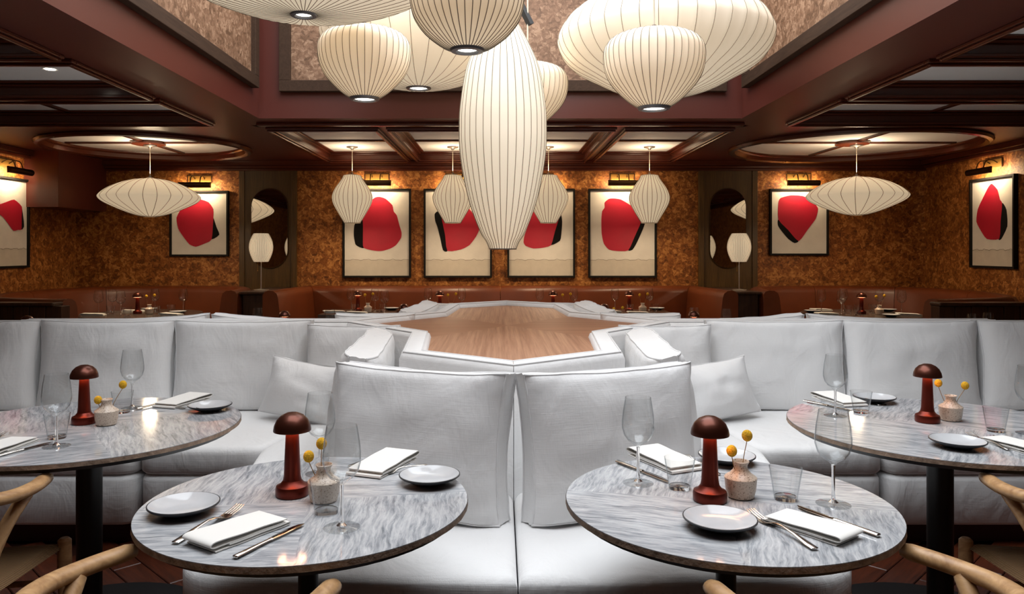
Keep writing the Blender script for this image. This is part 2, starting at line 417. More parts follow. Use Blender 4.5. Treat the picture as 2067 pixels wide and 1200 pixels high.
# skylight well: burgundy walls, framed cork panels, glazed top
for nm, a in (('wall_well_back', (-WX, WX, WY1, WY1+.1, RZ, WZ1)), ('wall_well_front', (-WX, WX, WY0-.1, WY0, RZ, WZ1)),
              ('wall_well_left', (-WX-.1, -WX, WY0-.1, WY1+.1, RZ, WZ1)), ('wall_well_right', (WX, WX+.1, WY0-.1, WY1+.1, RZ, WZ1))):
    wl = wallbox(nm, *a, mat='burgundy')
    x0, x1, y0, y1 = a[:4]
    zb, zt, fw, d = 2.60, 4.25, .085, .055
    if nm.endswith('back') or nm.endswith('front'):
        y = WY1 if nm.endswith('back') else WY0; sg = -1 if nm.endswith('back') else 1
        u0, u1 = -1.70, 1.74; B = lambda p0, p1, z0, z1, dd: (p0, p1, min(y, y+sg*dd), max(y, y+sg*dd), z0, z1)
    else:
        x = -WX if nm.endswith('left') else WX; sg = 1 if nm.endswith('left') else -1
        u0, u1 = WY0+.25, WY1-.16; B = lambda p0, p1, z0, z1, dd: (min(x, x+sg*dd), max(x, x+sg*dd), p0, p1, z0, z1)
    m = MB(); m.box(*B(u0, u1, zb, zb+fw, d)); m.box(*B(u0, u1, zt-fw, zt, d)); m.box(*B(u0, u0+fw, zb+fw, zt-fw, d)); m.box(*B(u1-fw, u1, zb+fw, zt-fw, d))
    obj('panel_frame', m, 'frame_wood', wl, smooth=False, bevel=.003)
    obj('cork_panel', MB().box(*B(u0+fw, u1-fw, zb+fw, zt-fw, .02)), 'cork_pale', wl, smooth=False)
sk = MB()
for i in range(5): x = -WX+i*2*WX/4; sk.box(x-.03, x+.03, WY0, WY1, WZ1, WZ1+.08)
for i in range(8): y = WY0+i*(WY1-WY0)/7; sk.box(-WX, WX, y-.03, y+.03, WZ1, WZ1+.08)
sky = struct('window_1', sk, 'black_metal', smooth=False)
for i in range(4):
    for j in range(7):
        x = -WX+i*2*WX/4; y = WY0+j*(WY1-WY0)/7
        obj('pane', MB().box(x+.03, x+2*WX/4-.03, y+.03, y+(WY1-WY0)/7-.03, WZ1+.03, WZ1+.04), 'glass', sky, smooth=False)
# a recessed spot in the white coffer on the left
p = Wp(101, 135, 4.62)
sp_ = thing('recessed_spot', 'small round recessed spot glowing in the left white coffer panel', 'ceiling light', (p.x, 4.62, 2.484))
obj('ring', MB().lathe([(.03, 0), (.045, -.004), (.045, 0)], 20), 'panel_white', sp_)
obj('lens', MB().lathe([(0, -.001), (.03, -.003)], 20), 'downlight', sp_)

# ------------------------------------------------------------------ olive wood niches with mirrors
for s in (-1, 1):
    side = 'left' if s < 0 else 'right'
    x0, x1 = (488-VX)/F*8.66, (593-VX)/F*8.66
    if s > 0: x0, x1 = (1416-VX)/F*8.66, (1524-VX)/F*8.66
    pn = thing('mirror_panel', f'tall olive brown wooden wall panel behind the {side} oval mirror', 'wall panel', ((x0+x1)/2, 8.70, 0), 0, 'olive wall panels')
    hw = (x1-x0)/2
    obj('board', MB().box(-hw+.03, hw-.03, -.03, 0, .9, 2.285), 'olive_wood', pn, smooth=False)
    for q in (-1, 1): obj('edge_strip', MB().box(q*hw-.03, q*hw+.03, -.045, 0, .9, 2.285), 'olive_wood', pn, smooth=False, bevel=.003)
    mx0, mx1 = ((507-VX)/F*8.66, (581-VX)/F*8.66) if s < 0 else ((1433-VX)/F*8.66, (1506-VX)/F*8.66)
    r = (mx1-mx0)/2; zb, zt = EYE-(542-VY)/F*8.66, EYE-(381-VY)/F*8.66
    mr = thing('oval_mirror', f'pill shaped wall mirror on the {side} olive wood panel', 'mirror', ((mx0+mx1)/2, 8.67, 0), 0, 'oval mirrors')
    pts = [(r*math.cos(a), zt-r+r*math.sin(a)) for a in [PI*k/24 for k in range(25)]]+[(r*math.cos(a), zb+r+r*math.sin(a)) for a in [PI+PI*k/24 for k in range(25)]]
    RM = Matrix.Rotation(PI/2, 4, 'X')
    obj('glass', MB().prism(pts, 0, .012, RM), 'mirror', mr, smooth=False)
    obj('rim', MB().tube([(a, -.008, b) for a, b in pts], .006, 6, closed=True), 'bronze', mr)

# ------------------------------------------------------------------ pictures and their lamps
def picture(label, origin, rotz, wd, z0, z1, cv, red, blk, line=True, glabel='', crack=.187):
    """cv: canvas bounds (x0, x1, y0, y1) in the tracing's own units; red and blk are traced outlines."""
    t = thing('framed_picture', label, 'picture', origin, rotz, 'framed red stone pictures')
    fw = .022; hw = wd/2; m = MB()
    for a in ((-hw, hw, -.045, 0, z0, z0+fw), (-hw, hw, -.045, 0, z1-fw, z1), (-hw, -hw+fw, -.045, 0, z0+fw, z1-fw), (hw-fw, hw, -.045, 0, z0+fw, z1-fw)): m.box(*a)
    obj('frame', m, 'frame_black', t, smooth=False, bevel=.002)
    c0, c1, d0, d1 = -hw+fw, hw-fw, z0+fw, z1-fw
    zl = d0+(d1-d0)*crack if line else d0
    cvp = obj('canvas', MB().box(c0, c1, -.022, -.002, zl, d1), 'canvas', t, smooth=False)
    if line:
        lo = obj('canvas_ground', MB().box(c0, c1, -.0222, -.002, d0, zl), 'canvas_low', t, smooth=False)
        pts = []
        for k in range(25): pts.append((c0+(c1-c0)*k/24, -.0225, zl+.006*math.sin(k*1.3+z0*9)+.004*math.sin(k*2.9)))
        obj('crack_line', MB().tube(pts, .0018, 4), 'line_grey', cvp)
    def tr(poly):
        return [(c0+(x-cv[0])/(cv[1]-cv[0])*(c1-c0), d1-(y-cv[2])/(cv[3]-cv[2])*(d1-d0)) for x, y in poly]
    def sm(P):
        out = [];n = len(P)
        for i in range(n):
            p0, p1, p2, p3 = [Vector(P[(i+j) % n]) for j in (-1, 0, 1, 2)]
            for k in range(3):
                u = k/3; a = 0.5*((2*p1)+(p2-p0)*u+(2*p0-5*p1+4*p2-p3)*u*u+(3*p1-p0-3*p2+p3)*u**3); b = p1.lerp(p2, u); q = a*.6+b*.4
                out.append((min(max(q.x, c0+.002), c1-.002), q.y))
        return out
    RM = Matrix.Translation((0, -.022, 0)) @ Matrix.Rotation(PI/2, 4, 'X')
    obj('red_shape', MB().prism(sm(tr(red)), 0, .003, RM), 'paint_red', cvp, smooth=False)
    obj('black_shape', MB().prism(sm(tr(blk)), 0, .0022, RM), 'paint_black', cvp, smooth=False)
    # lamp above
    L = thing('picture_light', glabel, 'picture light', origin, rotz, 'bronze picture lights')
    zc = z1+.055; hl = .18 if wd > .6 else .16; arc = []
    for k in range(13):
        a = math.radians(70)+math.radians(215)*k/12; arc.append((math.cos(a), math.sin(a)))
    v = []; f = []
    for x in (-hl, hl):
        for rr in (.032, .029):
            for cy_, cz_ in arc: v.append((x, -.155+cy_*rr, zc+cz_*rr))
    n = 13
    for k in range(n-1):
        f += [(k, k+1, 2*n+k+1, 2*n+k), (n+k, 3*n+k, 3*n+k+1, n+k+1), (k, n+k, n+k+1, k+1), (2*n+k, 2*n+k+1, 3*n+k+1, 3*n+k)]
    m = MB().add(v, f)
    for x in (-hl, hl): m.prism([(-.155+a*.032, zc+b*.032) for a, b in arc], x-.002, x+.002, Matrix(((0, 0, 1, 0), (1, 0, 0, 0), (0, 1, 0, 0), (0, 0, 0, 1))))
    shd = obj('shade', m, 'bronze', L, smooth=True)
    obj('bulb', MB().tube([(-hl+.02, -.150, zc), (hl-.02, -.150, zc)], .010, 8), 'bulb_warm', shd)
    obj('backplate', MB().box(-.13, .13, -.012, 0, zc+.04, zc+.115), 'brass', L, smooth=False, bevel=.003)
    m = MB()
    for a, b in (((-.14, zc+.12), (.14, zc+.12)), ((-.14, zc+.03), (-.14, zc+.12)), ((.14, zc+.03), (.14, zc+.12))):
        m.tube([(a[0], -.02, a[1]), (b[0], -.02, b[1])], .006, 6)
    obj('bracket', m, 'bronze', L)
    for x in (-.055, .055):
        obj('arm', MB().tube(catmull([(x, -.01, zc+.08), (x, -.06, zc+.105), (x, -.12, zc+.095), (x, -.15, zc+.03)], 5), .006, 6), 'bronze', L)
    l = bpy.data.lights.new('picture_lamp', 'AREA'); l.shape = 'RECTANGLE'; l.size = 2*hl-.04; l.size_y = .03; l.energy = PICW; l.color = (1, .75, .46)
    o = bpy.data.objects.new('picture_lamp_light', l); C.objects.link(o); o.parent = L
    o.location = (0, -.145, zc); o.rotation_euler = (math.radians(72), 0, 0)
    return t
PICW = 10.0
emis('bulb_warm', (1, .72, .4), 2.5)
Yp = 8.65
def back_pic(label, gl, px0, px1, py0, py1, cv, red, blk, line=True):
    x0, x1 = (px0-VX)/F*Yp, (px1-VX)/F*Yp; z1, z0 = EYE-(py0-VY)/F*Yp, EYE-(py1-VY)/F*Yp
    picture(label, ((x0+x1)/2, 8.70, 0), 0, x1-x0, z0, z1, cv, red, blk, line, gl)
back_pic('rounded red stone picture, first of the four large ones on the back wall', 'bronze picture light above the first of the four large back wall pictures',
  691, 829, 381, 561, (472, 932, 302, 910),
  [(690,350),(720,345),(765,360),(812,405),(822,450),(845,480),(862,545),(878,600),(875,640),(840,690),(800,715),(740,733),(690,732),(608,712),(602,650),(603,560),(600,480),(625,430),(650,390),(670,365)],
  [(604,460),(603,560),(602,650),(608,712),(575,705),(548,685),(537,620),(540,555),(560,500)])
back_pic('faceted red stone picture with thin black strip, second of four large ones', 'bronze picture light above the second of the four large back wall pictures',
  855, 993, 381, 561, (1057, 1515, 302, 910),
  [(1168,480),(1190,420),(1250,390),(1310,400),(1365,430),(1395,470),(1425,530),(1440,575),(1415,630),(1370,690),(1310,722),(1212,733),(1195,620)],
  [(1120,470),(1140,450),(1168,475),(1195,620),(1212,733),(1180,728),(1160,640),(1140,560),(1125,520)])
back_pic('leaning red stone picture with black right edge, third of four large ones', 'bronze picture light above the third of the four large back wall pictures',
  1024, 1161, 381, 561, (158, 588, 280, 857),
  [(255,630),(262,580),(300,480),(330,410),(400,380),(470,390),(505,430),(490,480),(465,560),(440,650),(380,668),(320,672),(270,655)],
  [(505,430),(515,490),(510,570),(500,620),(440,650),(465,560),(490,480)])
back_pic('tall red stone picture with black lower edge, last of four large ones', 'bronze picture light above the fourth of the four large back wall pictures',
  1188, 1326, 381, 561, (702, 1138, 280, 857),
  [(800,360),(830,335),(870,333),(910,340),(970,375),(1020,420),(1048,480),(1040,510),(1000,600),(960,685),(890,690),(830,680),(795,640),(780,570),(778,480),(783,420),(800,395)],
  [(1048,485),(1075,492),(1060,540),(1020,630),(990,680),(960,685),(1000,600),(1040,510)])
back_pic('smaller framed red stone picture on the back wall behind the left saucer pendant', 'bronze picture light above the picture behind the left saucer pendant',
  341, 460, 385, 518, (1090, 1435, 278, 678),
  [(1120,440),(1150,380),(1200,330),(1270,322),(1320,340),(1350,385),(1350,450),(1340,580),(1290,610),(1240,628),(1200,612),(1160,560),(1130,510)],
  [(1350,440),(1370,500),(1388,550),(1340,580),(1346,500)], False)
back_pic('smaller framed red stone picture on the back wall behind the right saucer pendant', 'bronze picture light above the picture behind the right saucer pendant',
  1555, 1674, 381, 516, (497, 837, 265, 657),
  [(540,340),(555,310),(620,293),(690,298),(740,320),(785,375),(770,440),(720,510),(665,580),(600,510),(540,445)],
  [(540,445),(600,510),(665,577),(640,592),(600,565),(555,510),(537,480)], False)
picture('framed red stone picture on the right side wall, seen at an angle', (RX, 7.465, 0), -PI/2, .68, 1.20, 2.10, (1742, 2007, 190, 735),
  [(1870,218),(1905,260),(1920,320),(1935,350),(1926,460),(1918,565),(1840,565),(1800,510),(1770,450),(1780,370),(1820,290),(1850,235)],
  [(1935,345),(1960,390),(1965,490),(1930,565),(1912,567),(1924,450)], True, 'bronze picture light above the picture on the right side wall')
picture('framed red stone picture on the left side wall, cut by the frame edge', (-RX, 7.44, 0), PI/2, .68, 1.20, 2.10, (-128, 140, 160, 772),
  [(0,325),(55,300),(105,345),(104,420),(103,510),(80,515),(50,522),(20,480),(-15,430),(-50,400),(-45,350)],
  [(105,345),(118,440),(120,490),(103,512),(104,420)], True, 'bronze picture light above the picture on the left side wall', .2)
# ------------------------------------------------------------------ sweeps and soft shapes
def offset_normals(path, closed=False):
    P = [Vector(p[:2]) for p in path]; n = len(P); N = []
    for i in range(n):
        def seg(a, b):
            d = (P[b]-P[a]).normalized(); return Vector((d.y, -d.x))
        if closed: n1, n2 = seg(i-1, i), seg(i, (i+1) % n)
        elif i == 0: n1 = n2 = seg(0, 1)
        elif i == n-1: n1 = n2 = seg(n-2, n-1)
        else: n1, n2 = seg(i-1, i), seg(i, i+1)
        m = (n1+n2); m.normalize(); k = max(.35, m.dot(n1)); N.append(m/k)
    return P, N
def sweep(path, prof, i0=0, i1=None, sgn=1, gap=0.0):
    P, N = offset_normals(path); i1 = len(P)-1 if i1 is None else i1
    m = MB(); v = []; f = []; k = len(prof); idx = list(range(i0, i1+1))
    for q in idx:
        p = P[q].copy()
        if gap and q == i0: p += (P[q+1]-P[q]).normalized()*gap
        if gap and q == i1: p += (P[q-1]-P[q]).normalized()*gap
        for d, z in prof:
            a = p+N[q]*d*sgn; v.append((a.x, a.y, z))
    for a in range(len(idx)-1):
        for j in range(k):
            l = (j+1) % k; f.append((a*k+j, a*k+l, (a+1)*k+l, (a+1)*k+j))
    f.append(tuple(range(k-1, -1, -1))); f.append(tuple((len(idx)-1)*k+j for j in range(k)))
    return m.add(v, f)
BACKP = [(0, .1), (0, .93), (.02, .962), (.06, .975), (.11, .97), (.145, .945), (.16, .90), (.21, .47), (.21, .1)]
SEATP = [(.20, .1), (.20, .44), (.25, .455), (.58, .455), (.625, .44), (.64, .40), (.64, .1)]
bq = thing('banquette', 'brown leather banquette along the back wall under four pictures', 'banquette', (0, 0, 0))
path = [(-2.37, 7.55), (-2.24, 8.66), (0, 8.66), (2.24, 8.66), (2.37, 7.55)]
for i in range(4):
    obj('back_panel', sweep(path, BACKP, i, i+1, 1, .003), 'leather', bq, angle=50)
    obj('seat', sweep(path, SEATP, i, i+1, 1, .003), 'leather', bq, angle=50)
for s in (-1, 1):
    side = 'left' if s < 0 else 'right'
    b = thing('booth_banquette', f'curved brown leather booth seat in the far {side} corner', 'banquette', (0, 0, 0), 0, 'curved corner booths')
    pp = [(2.64, 7.60), (2.67, 8.1), (2.86, 8.5), (3.4, 8.64), (4.0, 8.62), (4.5, 8.35), (4.74, 7.75), (4.72, 7.1), (4.42, 6.5), (3.6, 6.22)]
    pth = [(s*p.x, p.y) for p in catmull([(a, c, 0) for a, c in pp], 5)]
    n = len(pth)-1; cuts = [0, 7, 16, 24, 32, 40, n]
    for a, c in zip(cuts[:-1], cuts[1:]):
        obj('back_panel', sweep(pth, BACKP, a, c, s, .002), 'leather', b, angle=50)
    obj('seat', sweep(pth, SEATP, 0, n, s), 'leather', b, angle=50)
    pt = thing('booth_partition', f'dark wooden partition closing the {side} corner booth', 'partition', (s*4.21, 6.08, 0), 0, 'booth partitions')
    for k in range(11):
        x = -.65+k*.13; obj('plank', MB().box(x-.062, x+.062, -.04, .08, 0, .93), 'dark_wood', pt, bevel=.004, smooth=False)
    obj('cap', MB().box(-.72, .655, -.06, .09, .93, .96), 'dark_wood', pt, bevel=.01, smooth=False)
    cs = thing('console', f'narrow dark wooden console under the {side} oval mirror', 'console', (s*2.51, 8.1, 0), 0, 'mirror consoles')
    obj('cabinet', MB().box(-.10, .10, -.42, .55, 0, .93), 'dark_wood', cs, bevel=.004, smooth=False)
    obj('top', MB().box(-.13, .13, -.45, .55, .93, .955), 'dark_wood', cs, bevel=.004, smooth=False)

# ------------------------------------------------------------------ ribbed lantern lamps
def shade_mesh(prof, ribs, scallop=.012, sub=4):
    P = catmull([(r, z, 0) for r, z in prof], 4); n = ribs*sub; v = []; f = []; k = len(P)
    for p in P:
        for i in range(n):
            a = 2*PI*i/n; u = (i % sub)/sub; r = p.x*(1-scallop*4*u*(1-u)); v.append((r*math.cos(a), r*math.sin(a), p.y))
    for i in range(k-1):
        for j in range(n):
            l = (j+1) % n; f.append((i*n+j, i*n+l, (i+1)*n+l, (i+1)*n+j))
    wires = MB()
    for q in range(ribs):
        a = 2*PI*q/ribs
        wires.tube([((p.x+.0006)*math.cos(a), (p.x+.0006)*math.sin(a), p.y) for p in P], WIRE, 4, caps=False)
    return MB().add(v, f), wires
WIRE = .0017
def lantern(name, label, X, Y, zbase, prof, ribs, ztop_cord, mat='shade_cloth', ring=True, group=None, canopy=None, scallop=.012, cat='pendant lamp', lit=0):
    """prof: (radius, z) from bottom to top in metres above zbase."""
    t = thing(name, label, cat, (X, Y, zbase), random.random()*.1, group)
    sm, wm = shade_mesh(prof, ribs, scallop)
    shd = obj('shade', sm, mat, t, angle=60)
    tag(obj('rib_wires', wm, 'rib_wire', shd), kind='stuff')
    r0, z0 = prof[0]; r1, z1 = prof[-1]
    obj('collar', MB().lathe([(r1, z1), (r1*.6, z1+.01), (.012, z1+.012), (.012, z1+.03)], 20), 'nickel', t)
    if ring:
        rg = obj('ring', MB().lathe([(r0+.014, z0+.006), (r0+.008, z0-.006), (r0-.008, z0-.008), (r0-.014, z0), (r0-.014, z0+.012)], 32), 'ring_metal', t)
        obj('diffuser', MB().lathe([(0, z0-.002), (r0-.012, z0+.002)], 32), 'bulb_glow', rg)
    else:
        obj('ring', MB().lathe([(r0+.002, z0), (r0+.002, z0-.006), (r0-.004, z0-.006), (r0-.004, z0)], 24), 'nickel', t)
    if ztop_cord: obj('cord', MB().tube([(0, 0, z1+.02), (0, 0, ztop_cord-zbase)], .0025 if ztop_cord < 3 else .005, 6), 'cord', t)
    if lit:
        for zz, e in ((z0-.012, lit), (z1+.05, lit*.5)):
            l = bpy.data.lights.new('lantern_light', 'AREA'); l.shape = 'DISK'; l.size = .11 if zz < z1 else .22; l.energy = e; l.color = (1, .76, .50)
            o = bpy.data.objects.new('lantern_light', l); C.objects.link(o); o.parent = t; o.location = (0, 0, zz); o.rotation_euler = (0 if zz < z1 else PI, 0, 0)
    if canopy:
        obj('canopy', MB().lathe([(.0, -.035), (.012, -.034), (.02, -.02), (.06, -.008), (.062, 0)], 20, (0, 0, canopy-zbase)), 'nickel', t)
    return t
def px_prof(pts, axis_y0, Y):      # (half width px, row px) -> metres above the lowest row
    s = Y/F; return [(a*s, (axis_y0-y)*s) for a, y in pts]
def hang(name, label, px, Y, pts, ribs, **k):
    y0 = pts[0][1]; X = (px-VX)/F*Y; zb = EYE-(y0-VY)/F*Y
    return lantern(name, label, X, Y, zb, px_prof(pts, y0, Y), ribs, WZ1+.02, **k)
hang('cigar_lantern', 'tall slender cigar shaped ribbed lantern hanging in the centre', 1015, 4.2,
  [(27,502),(33,488),(45,468),(66,413),(80,352),(87,300),(88,258),(86,216),(75,145),(57,98),(30,47),(17,28)], 34, ring=False, scallop=.006)
bowl = [(28,219),(48,206),(66,190),(84,170),(95,150),(100,130),(101,108),(97,93),(85,79),(60,69),(30,63)]
hang('bowl_lantern', 'bowl shaped ribbed lantern in front of the big right saucer', 1320, 3.79, bowl, 40, mat='shade_warm')
sc = 185/202
hang('bowl_lantern', 'bowl shaped ribbed lantern hanging on the left below the others', 736, 4.14, [(a*sc, 200-(219-y)*sc) for a, y in bowl], 40, mat='shade_warm')
sc = 162/202
hang('bowl_lantern', 'small bowl shaped ribbed lantern half hidden behind the cigar lantern', 1065, 4.72, [(a*sc, 254-(219-y)*sc) for a, y in bowl], 40, mat='shade_warm')
hang('saucer_lantern', 'huge white saucer ribbed lantern high on the right', 1340, 4.7,
  [(30,196),(60,190),(103,176),(140,157),(178,136),(202,112),(213,86),(211,68),(196,42),(170,20),(128,0),(80,-22),(35,-36)], 40, ring=False)
hang('globe_lantern', 'large white squat ribbed lantern behind the left bowl lantern', 845, 5.0,
  [(22,178),(55,174),(95,164),(130,148),(160,128),(182,105),(193,84),(195,66),(186,46),(162,26),(122,6),(78,-10),(36,-20)], 32)
hang('ball_lantern', 'ball shaped ribbed lantern at the top centre, cut by the frame', 943, 2.7,
  [(28,101),(46,96),(66,83),(86,66),(104,42),(112,18),(115,-6),(112,-32),(98,-64),(70,-90),(36,-104)], 44, mat='shade_warm')
p0 = 2.405; pr = [(.05, 0)]+[(r, .43*(r*r-.0025)) for r in (.12, .22, .34, .46, .56)]+[(.63, .185), (.655, .22), (.63, .265), (.52, .33), (.36, .38), (.18, .41), (.08, .415)]
pr = [(a*.943, b*.943) for a, b in pr]
lantern('saucer_lantern', 'wide saucer ribbed lantern at the top left, cut by the frame', (613-VX)/F*3.3, 3.3, p0, pr, 48, WZ1+.02)
# slanting black hanger bar above the small bowl lantern
hb = Wp(1071, 50, 4.72); ha = Wp(1036, -20, 4.72)
d = (Vector(ha)-Vector(hb)); dd = d*5
m = MB().tube([hb, Vector(hb)+dd], .02, 4, sq=(1.2, .7))
tag(obj('hanger_bar', m, 'black_metal', smooth=False), 'slanting black metal hanger bar above the small bowl lantern', 'bar')
saucer = [(.06, 0), (.10, .004), (.20, .035), (.32, .085), (.42, .135), (.462, .175), (.455, .205), (.40, .255), (.30, .31), (.18, .35), (.09, .365), (.05, .37)]
WIRE = .0024
for s in (-1, 1):
    px = 303 if s < 0 else 1729
    X = (px-VX)/F*7.43; zb = EYE-((437 if s < 0 else 434)-VY)/F*7.43
    lantern('saucer_pendant', f'wide saucer pendant lamp over the far {"left" if s < 0 else "right"} booth table', X, 7.43, zb, saucer, 24, 2.40, 'shade_far', False, 'booth saucer pendants', 2.408, lit=9)
pear = [(.085, 0), (.10, .025), (.145, .10), (.195, .19), (.212, .25), (.208, .30), (.18, .365), (.135, .43), (.105, .475), (.092, .505)]
for k, px in enumerate((711, 914, 1107, 1311)):
    Y = 8.1; zb = EYE-(450-VY)/F*Y
    lantern('pear_pendant', f'pear shaped ribbed pendant in front of the {ORD[k]} of the four large pictures', (px-VX)/F*Y, Y, zb, pear, 26, 2.484, 'shade_far', False, 'pear pendants', 2.484, .02, lit=5)
WIRE = .0014
for s in (-1, 1):
    px = 527 if s < 0 else 1492
    X = (px-VX)/F*8.0
    t = thing('table_lamp', f'slim standing lamp with ribbed white shade before the {"left" if s < 0 else "right"} oval mirror', 'lamp', (X, 8.0, .955), 0, 'mirror table lamps')
    sm, wm = shade_mesh([(.075, .30), (.09, .33), (.113, .39), (.123, .455), (.113, .52), (.09, .575), (.075, .60)], 40, .006)
    shd = obj('shade', sm, 'shade_far', t, angle=60); tag(obj('rib_wires', wm, 'rib_wire', shd), kind='stuff')
    obj('pole', MB().tube([(0, 0, .01), (0, 0, .59)], .006, 8), 'nickel', t)
    obj('base', MB().lathe([(0, .014), (.02, .014), (.075, .009), (.08, .004), (.08, 0)], 24, (0, 0, 0), False, True), 'nickel', t)
    obj('pull_chain', MB().tube([(-.03, -.02, .30), (-.03, -.02, .21)], .002, 5).lathe([(0, -.01), (.006, 0), (0, .01)], 8, (-.03, -.02, .205)), 'brass', t)

# ------------------------------------------------------------------ white sectional sofa
SX, SY = .05, 4.68
def inset(poly, d):
    P, N = offset_normals(poly, True)
    return [(p.x+n.x*d, p.y+n.y*d) for p, n in zip(P, N)]
def ccw(poly):
    return sum(poly[i-1][0]*poly[i][1]-poly[i][0]*poly[i-1][1] for i in range(len(poly))) > 0
def round_poly(poly, radii, n=6):
    out = []; m = len(poly)
    for i in range(m):
        p = Vector(poly[i]); a = Vector(poly[i-1]); b = Vector(poly[(i+1) % m]); r = radii[i] if isinstance(radii, (list, tuple)) else radii
        if r <= 0: out.append(tuple(p)); continue
        u = (a-p); v = (b-p); r = min(r, u.length*.48, v.length*.48); u.normalize(); v.normalize()
        p0 = p+u*r; p1 = p+v*r
        for k in range(n+1):
            t = k/n; q = p0*(1-t)**2+p*2*t*(1-t)+p1*t*t; out.append((q.x, q.y))
    return out
def soft_prism(poly, z0, z1, r=.04, lower=.015):
    if ccw(poly): poly = poly[::-1]        # clockwise: right-hand normal points inwards
    rings = [(lower, z0), (0, z0+lower)]
    for k in range(6):
        a = PI/2*k/5; rings.append((r*(1-math.cos(a)), z1-r*(1-math.sin(a))))
    rings.append((r+.03, z1+.003))
    m = MB(); v = []; f = []; n = len(poly)
    for d, z in rings:
        for p in inset(poly, d): v.append((p[0], p[1], z))
    for i in range(len(rings)-1):
        for k in range(n):
            l = (k+1) % n; f.append((i*n+k, i*n+l, (i+1)*n+l, (i+1)*n+k))
    f.append(tuple(range(n))); f.append(tuple((len(rings)-1)*n+k for k in range(n)))
    return m.add(v, f)
sofa = thing('sectional_sofa', 'large white linen sectional sofa of back-to-back booths around a wooden star top', 'sofa', (SX, SY, 0))
A_, B_, C_, D_, E_ = (0, 1.69), (.37, 1.39), (.42, .63), (.92, .0), (4.0, .0)
seat_tip = round_poly([(.002, 1.62), (.50, 1.28), (1.10, 1.62), (1.06, 2.14), (.97, 2.565), (.002, 2.565)], [0, 0, 0, .10, .20, .0])
seat_side = round_poly([(.50, 1.276), (.46, .66), (1.0, .22), (1.16, 1.18), (1.10, 1.616)], [0, 0, 0, 0, 0])
row_u = [1.0, 1.74, 2.52, 3.30, 4.0]
for mx in (-1, 1):
    for my in (-1, 1):
        q = lambda poly: [(mx*a, my*b) for a, b in poly]
        for poly in (seat_tip, seat_side):
            obj('seat_cushion', soft_prism(q(poly), .335, .462, .035), 'linen', sofa, angle=60)
            obj('base_section', soft_prism(q(inset(poly if not ccw(poly) else poly[::-1], .004)), .10, .333, .03), 'linen', sofa, angle=60)
        ru = row_u if my < 0 else [1.0, 1.74, 2.52, 3.02]
        for a, b in zip(ru[:-1], ru[1:]):
            pl = [(a+.002, .12), (b-.002, .12), (b-.002, 1.17), (a+.002 if a > 1 else 1.16, 1.17)]
            pl = round_poly(pl, [0, 0, .09, .09])
            obj('seat_cushion', soft_prism(q(pl), .335, .462, .035), 'linen', sofa, angle=60)
            obj('base_section', soft_prism(q(inset(pl if not ccw(pl) else pl[::-1], .004)), .10, .333, .03), 'linen', sofa, angle=60)
        obj('plinth', MB().prism(q([(0, 1.5), (.5, 1.2), (1.0, 1.2), (.95, 2.0), (.86, 2.47), (0, 2.47)]), 0, .10).prism(q([(.5, .1), (ru[-1], .1), (ru[-1], 1.09), (1.06, 1.09), (1.0, 1.6), (.5, 1.3)]), 0, .10), 'plinth_red', sofa, smooth=False)
FRP = [(0, .10), (0, .915), (.008, .935), (.026, .945), (.09, .945), (.108, .935), (.116, .915), (.116, .10)]
half = [(-E_[0], 0), (-D_[0], 0), (-C_[0], -C_[1]), (-B_[0], -B_[1]), (0, -A_[1]), (B_[0], -B_[1]), (C_[0], -C_[1]), (D_[0], 0), (E_[0], 0)]
for my in (1, -1):
    pth = [(x if my > 0 or abs(x) < 3 else math.copysign(3.02, x), y*my) for x, y in half]
    for i in range(len(pth)-1):
        obj('back_frame', sweep(pth, FRP, i, i+1, my, .0015), 'linen', sofa, angle=60)
    for d in (.020, .098):
        P, N = offset_normals(pth)
        tag(obj('piping', MB().tube([(p.x+n.x*d*my, p.y+n.y*d*my, .9448) for p, n in zip(P, N)], .0035, 5), 'linen_piping', sofa), kind='stuff')
wood('veneer_long', rgb(140, 96, 72), rgb(186, 142, 112), .5, (46, .8, 46), .04, dist=.4)
wood('veneer_cross', rgb(132, 88, 64), rgb(178, 130, 100), .5, (.8, 46, 46), .04, dist=.4)
for mx in (-1, 1):
    for my in (-1, 1):
        poly = [(0, 0), (mx*C_[0], my*C_[1]), (mx*B_[0], my*B_[1]), (0, my*A_[1])]
        obj('veneer_panel', MB().prism(poly, .885, .914), 'veneer_long', sofa, smooth=False)
    obj('veneer_panel', MB().prism([(0, 0), (mx*C_[0], -C_[1]), (mx*D_[0], 0), (mx*C_[0], C_[1])], .885, .914), 'veneer_cross', sofa, smooth=False)

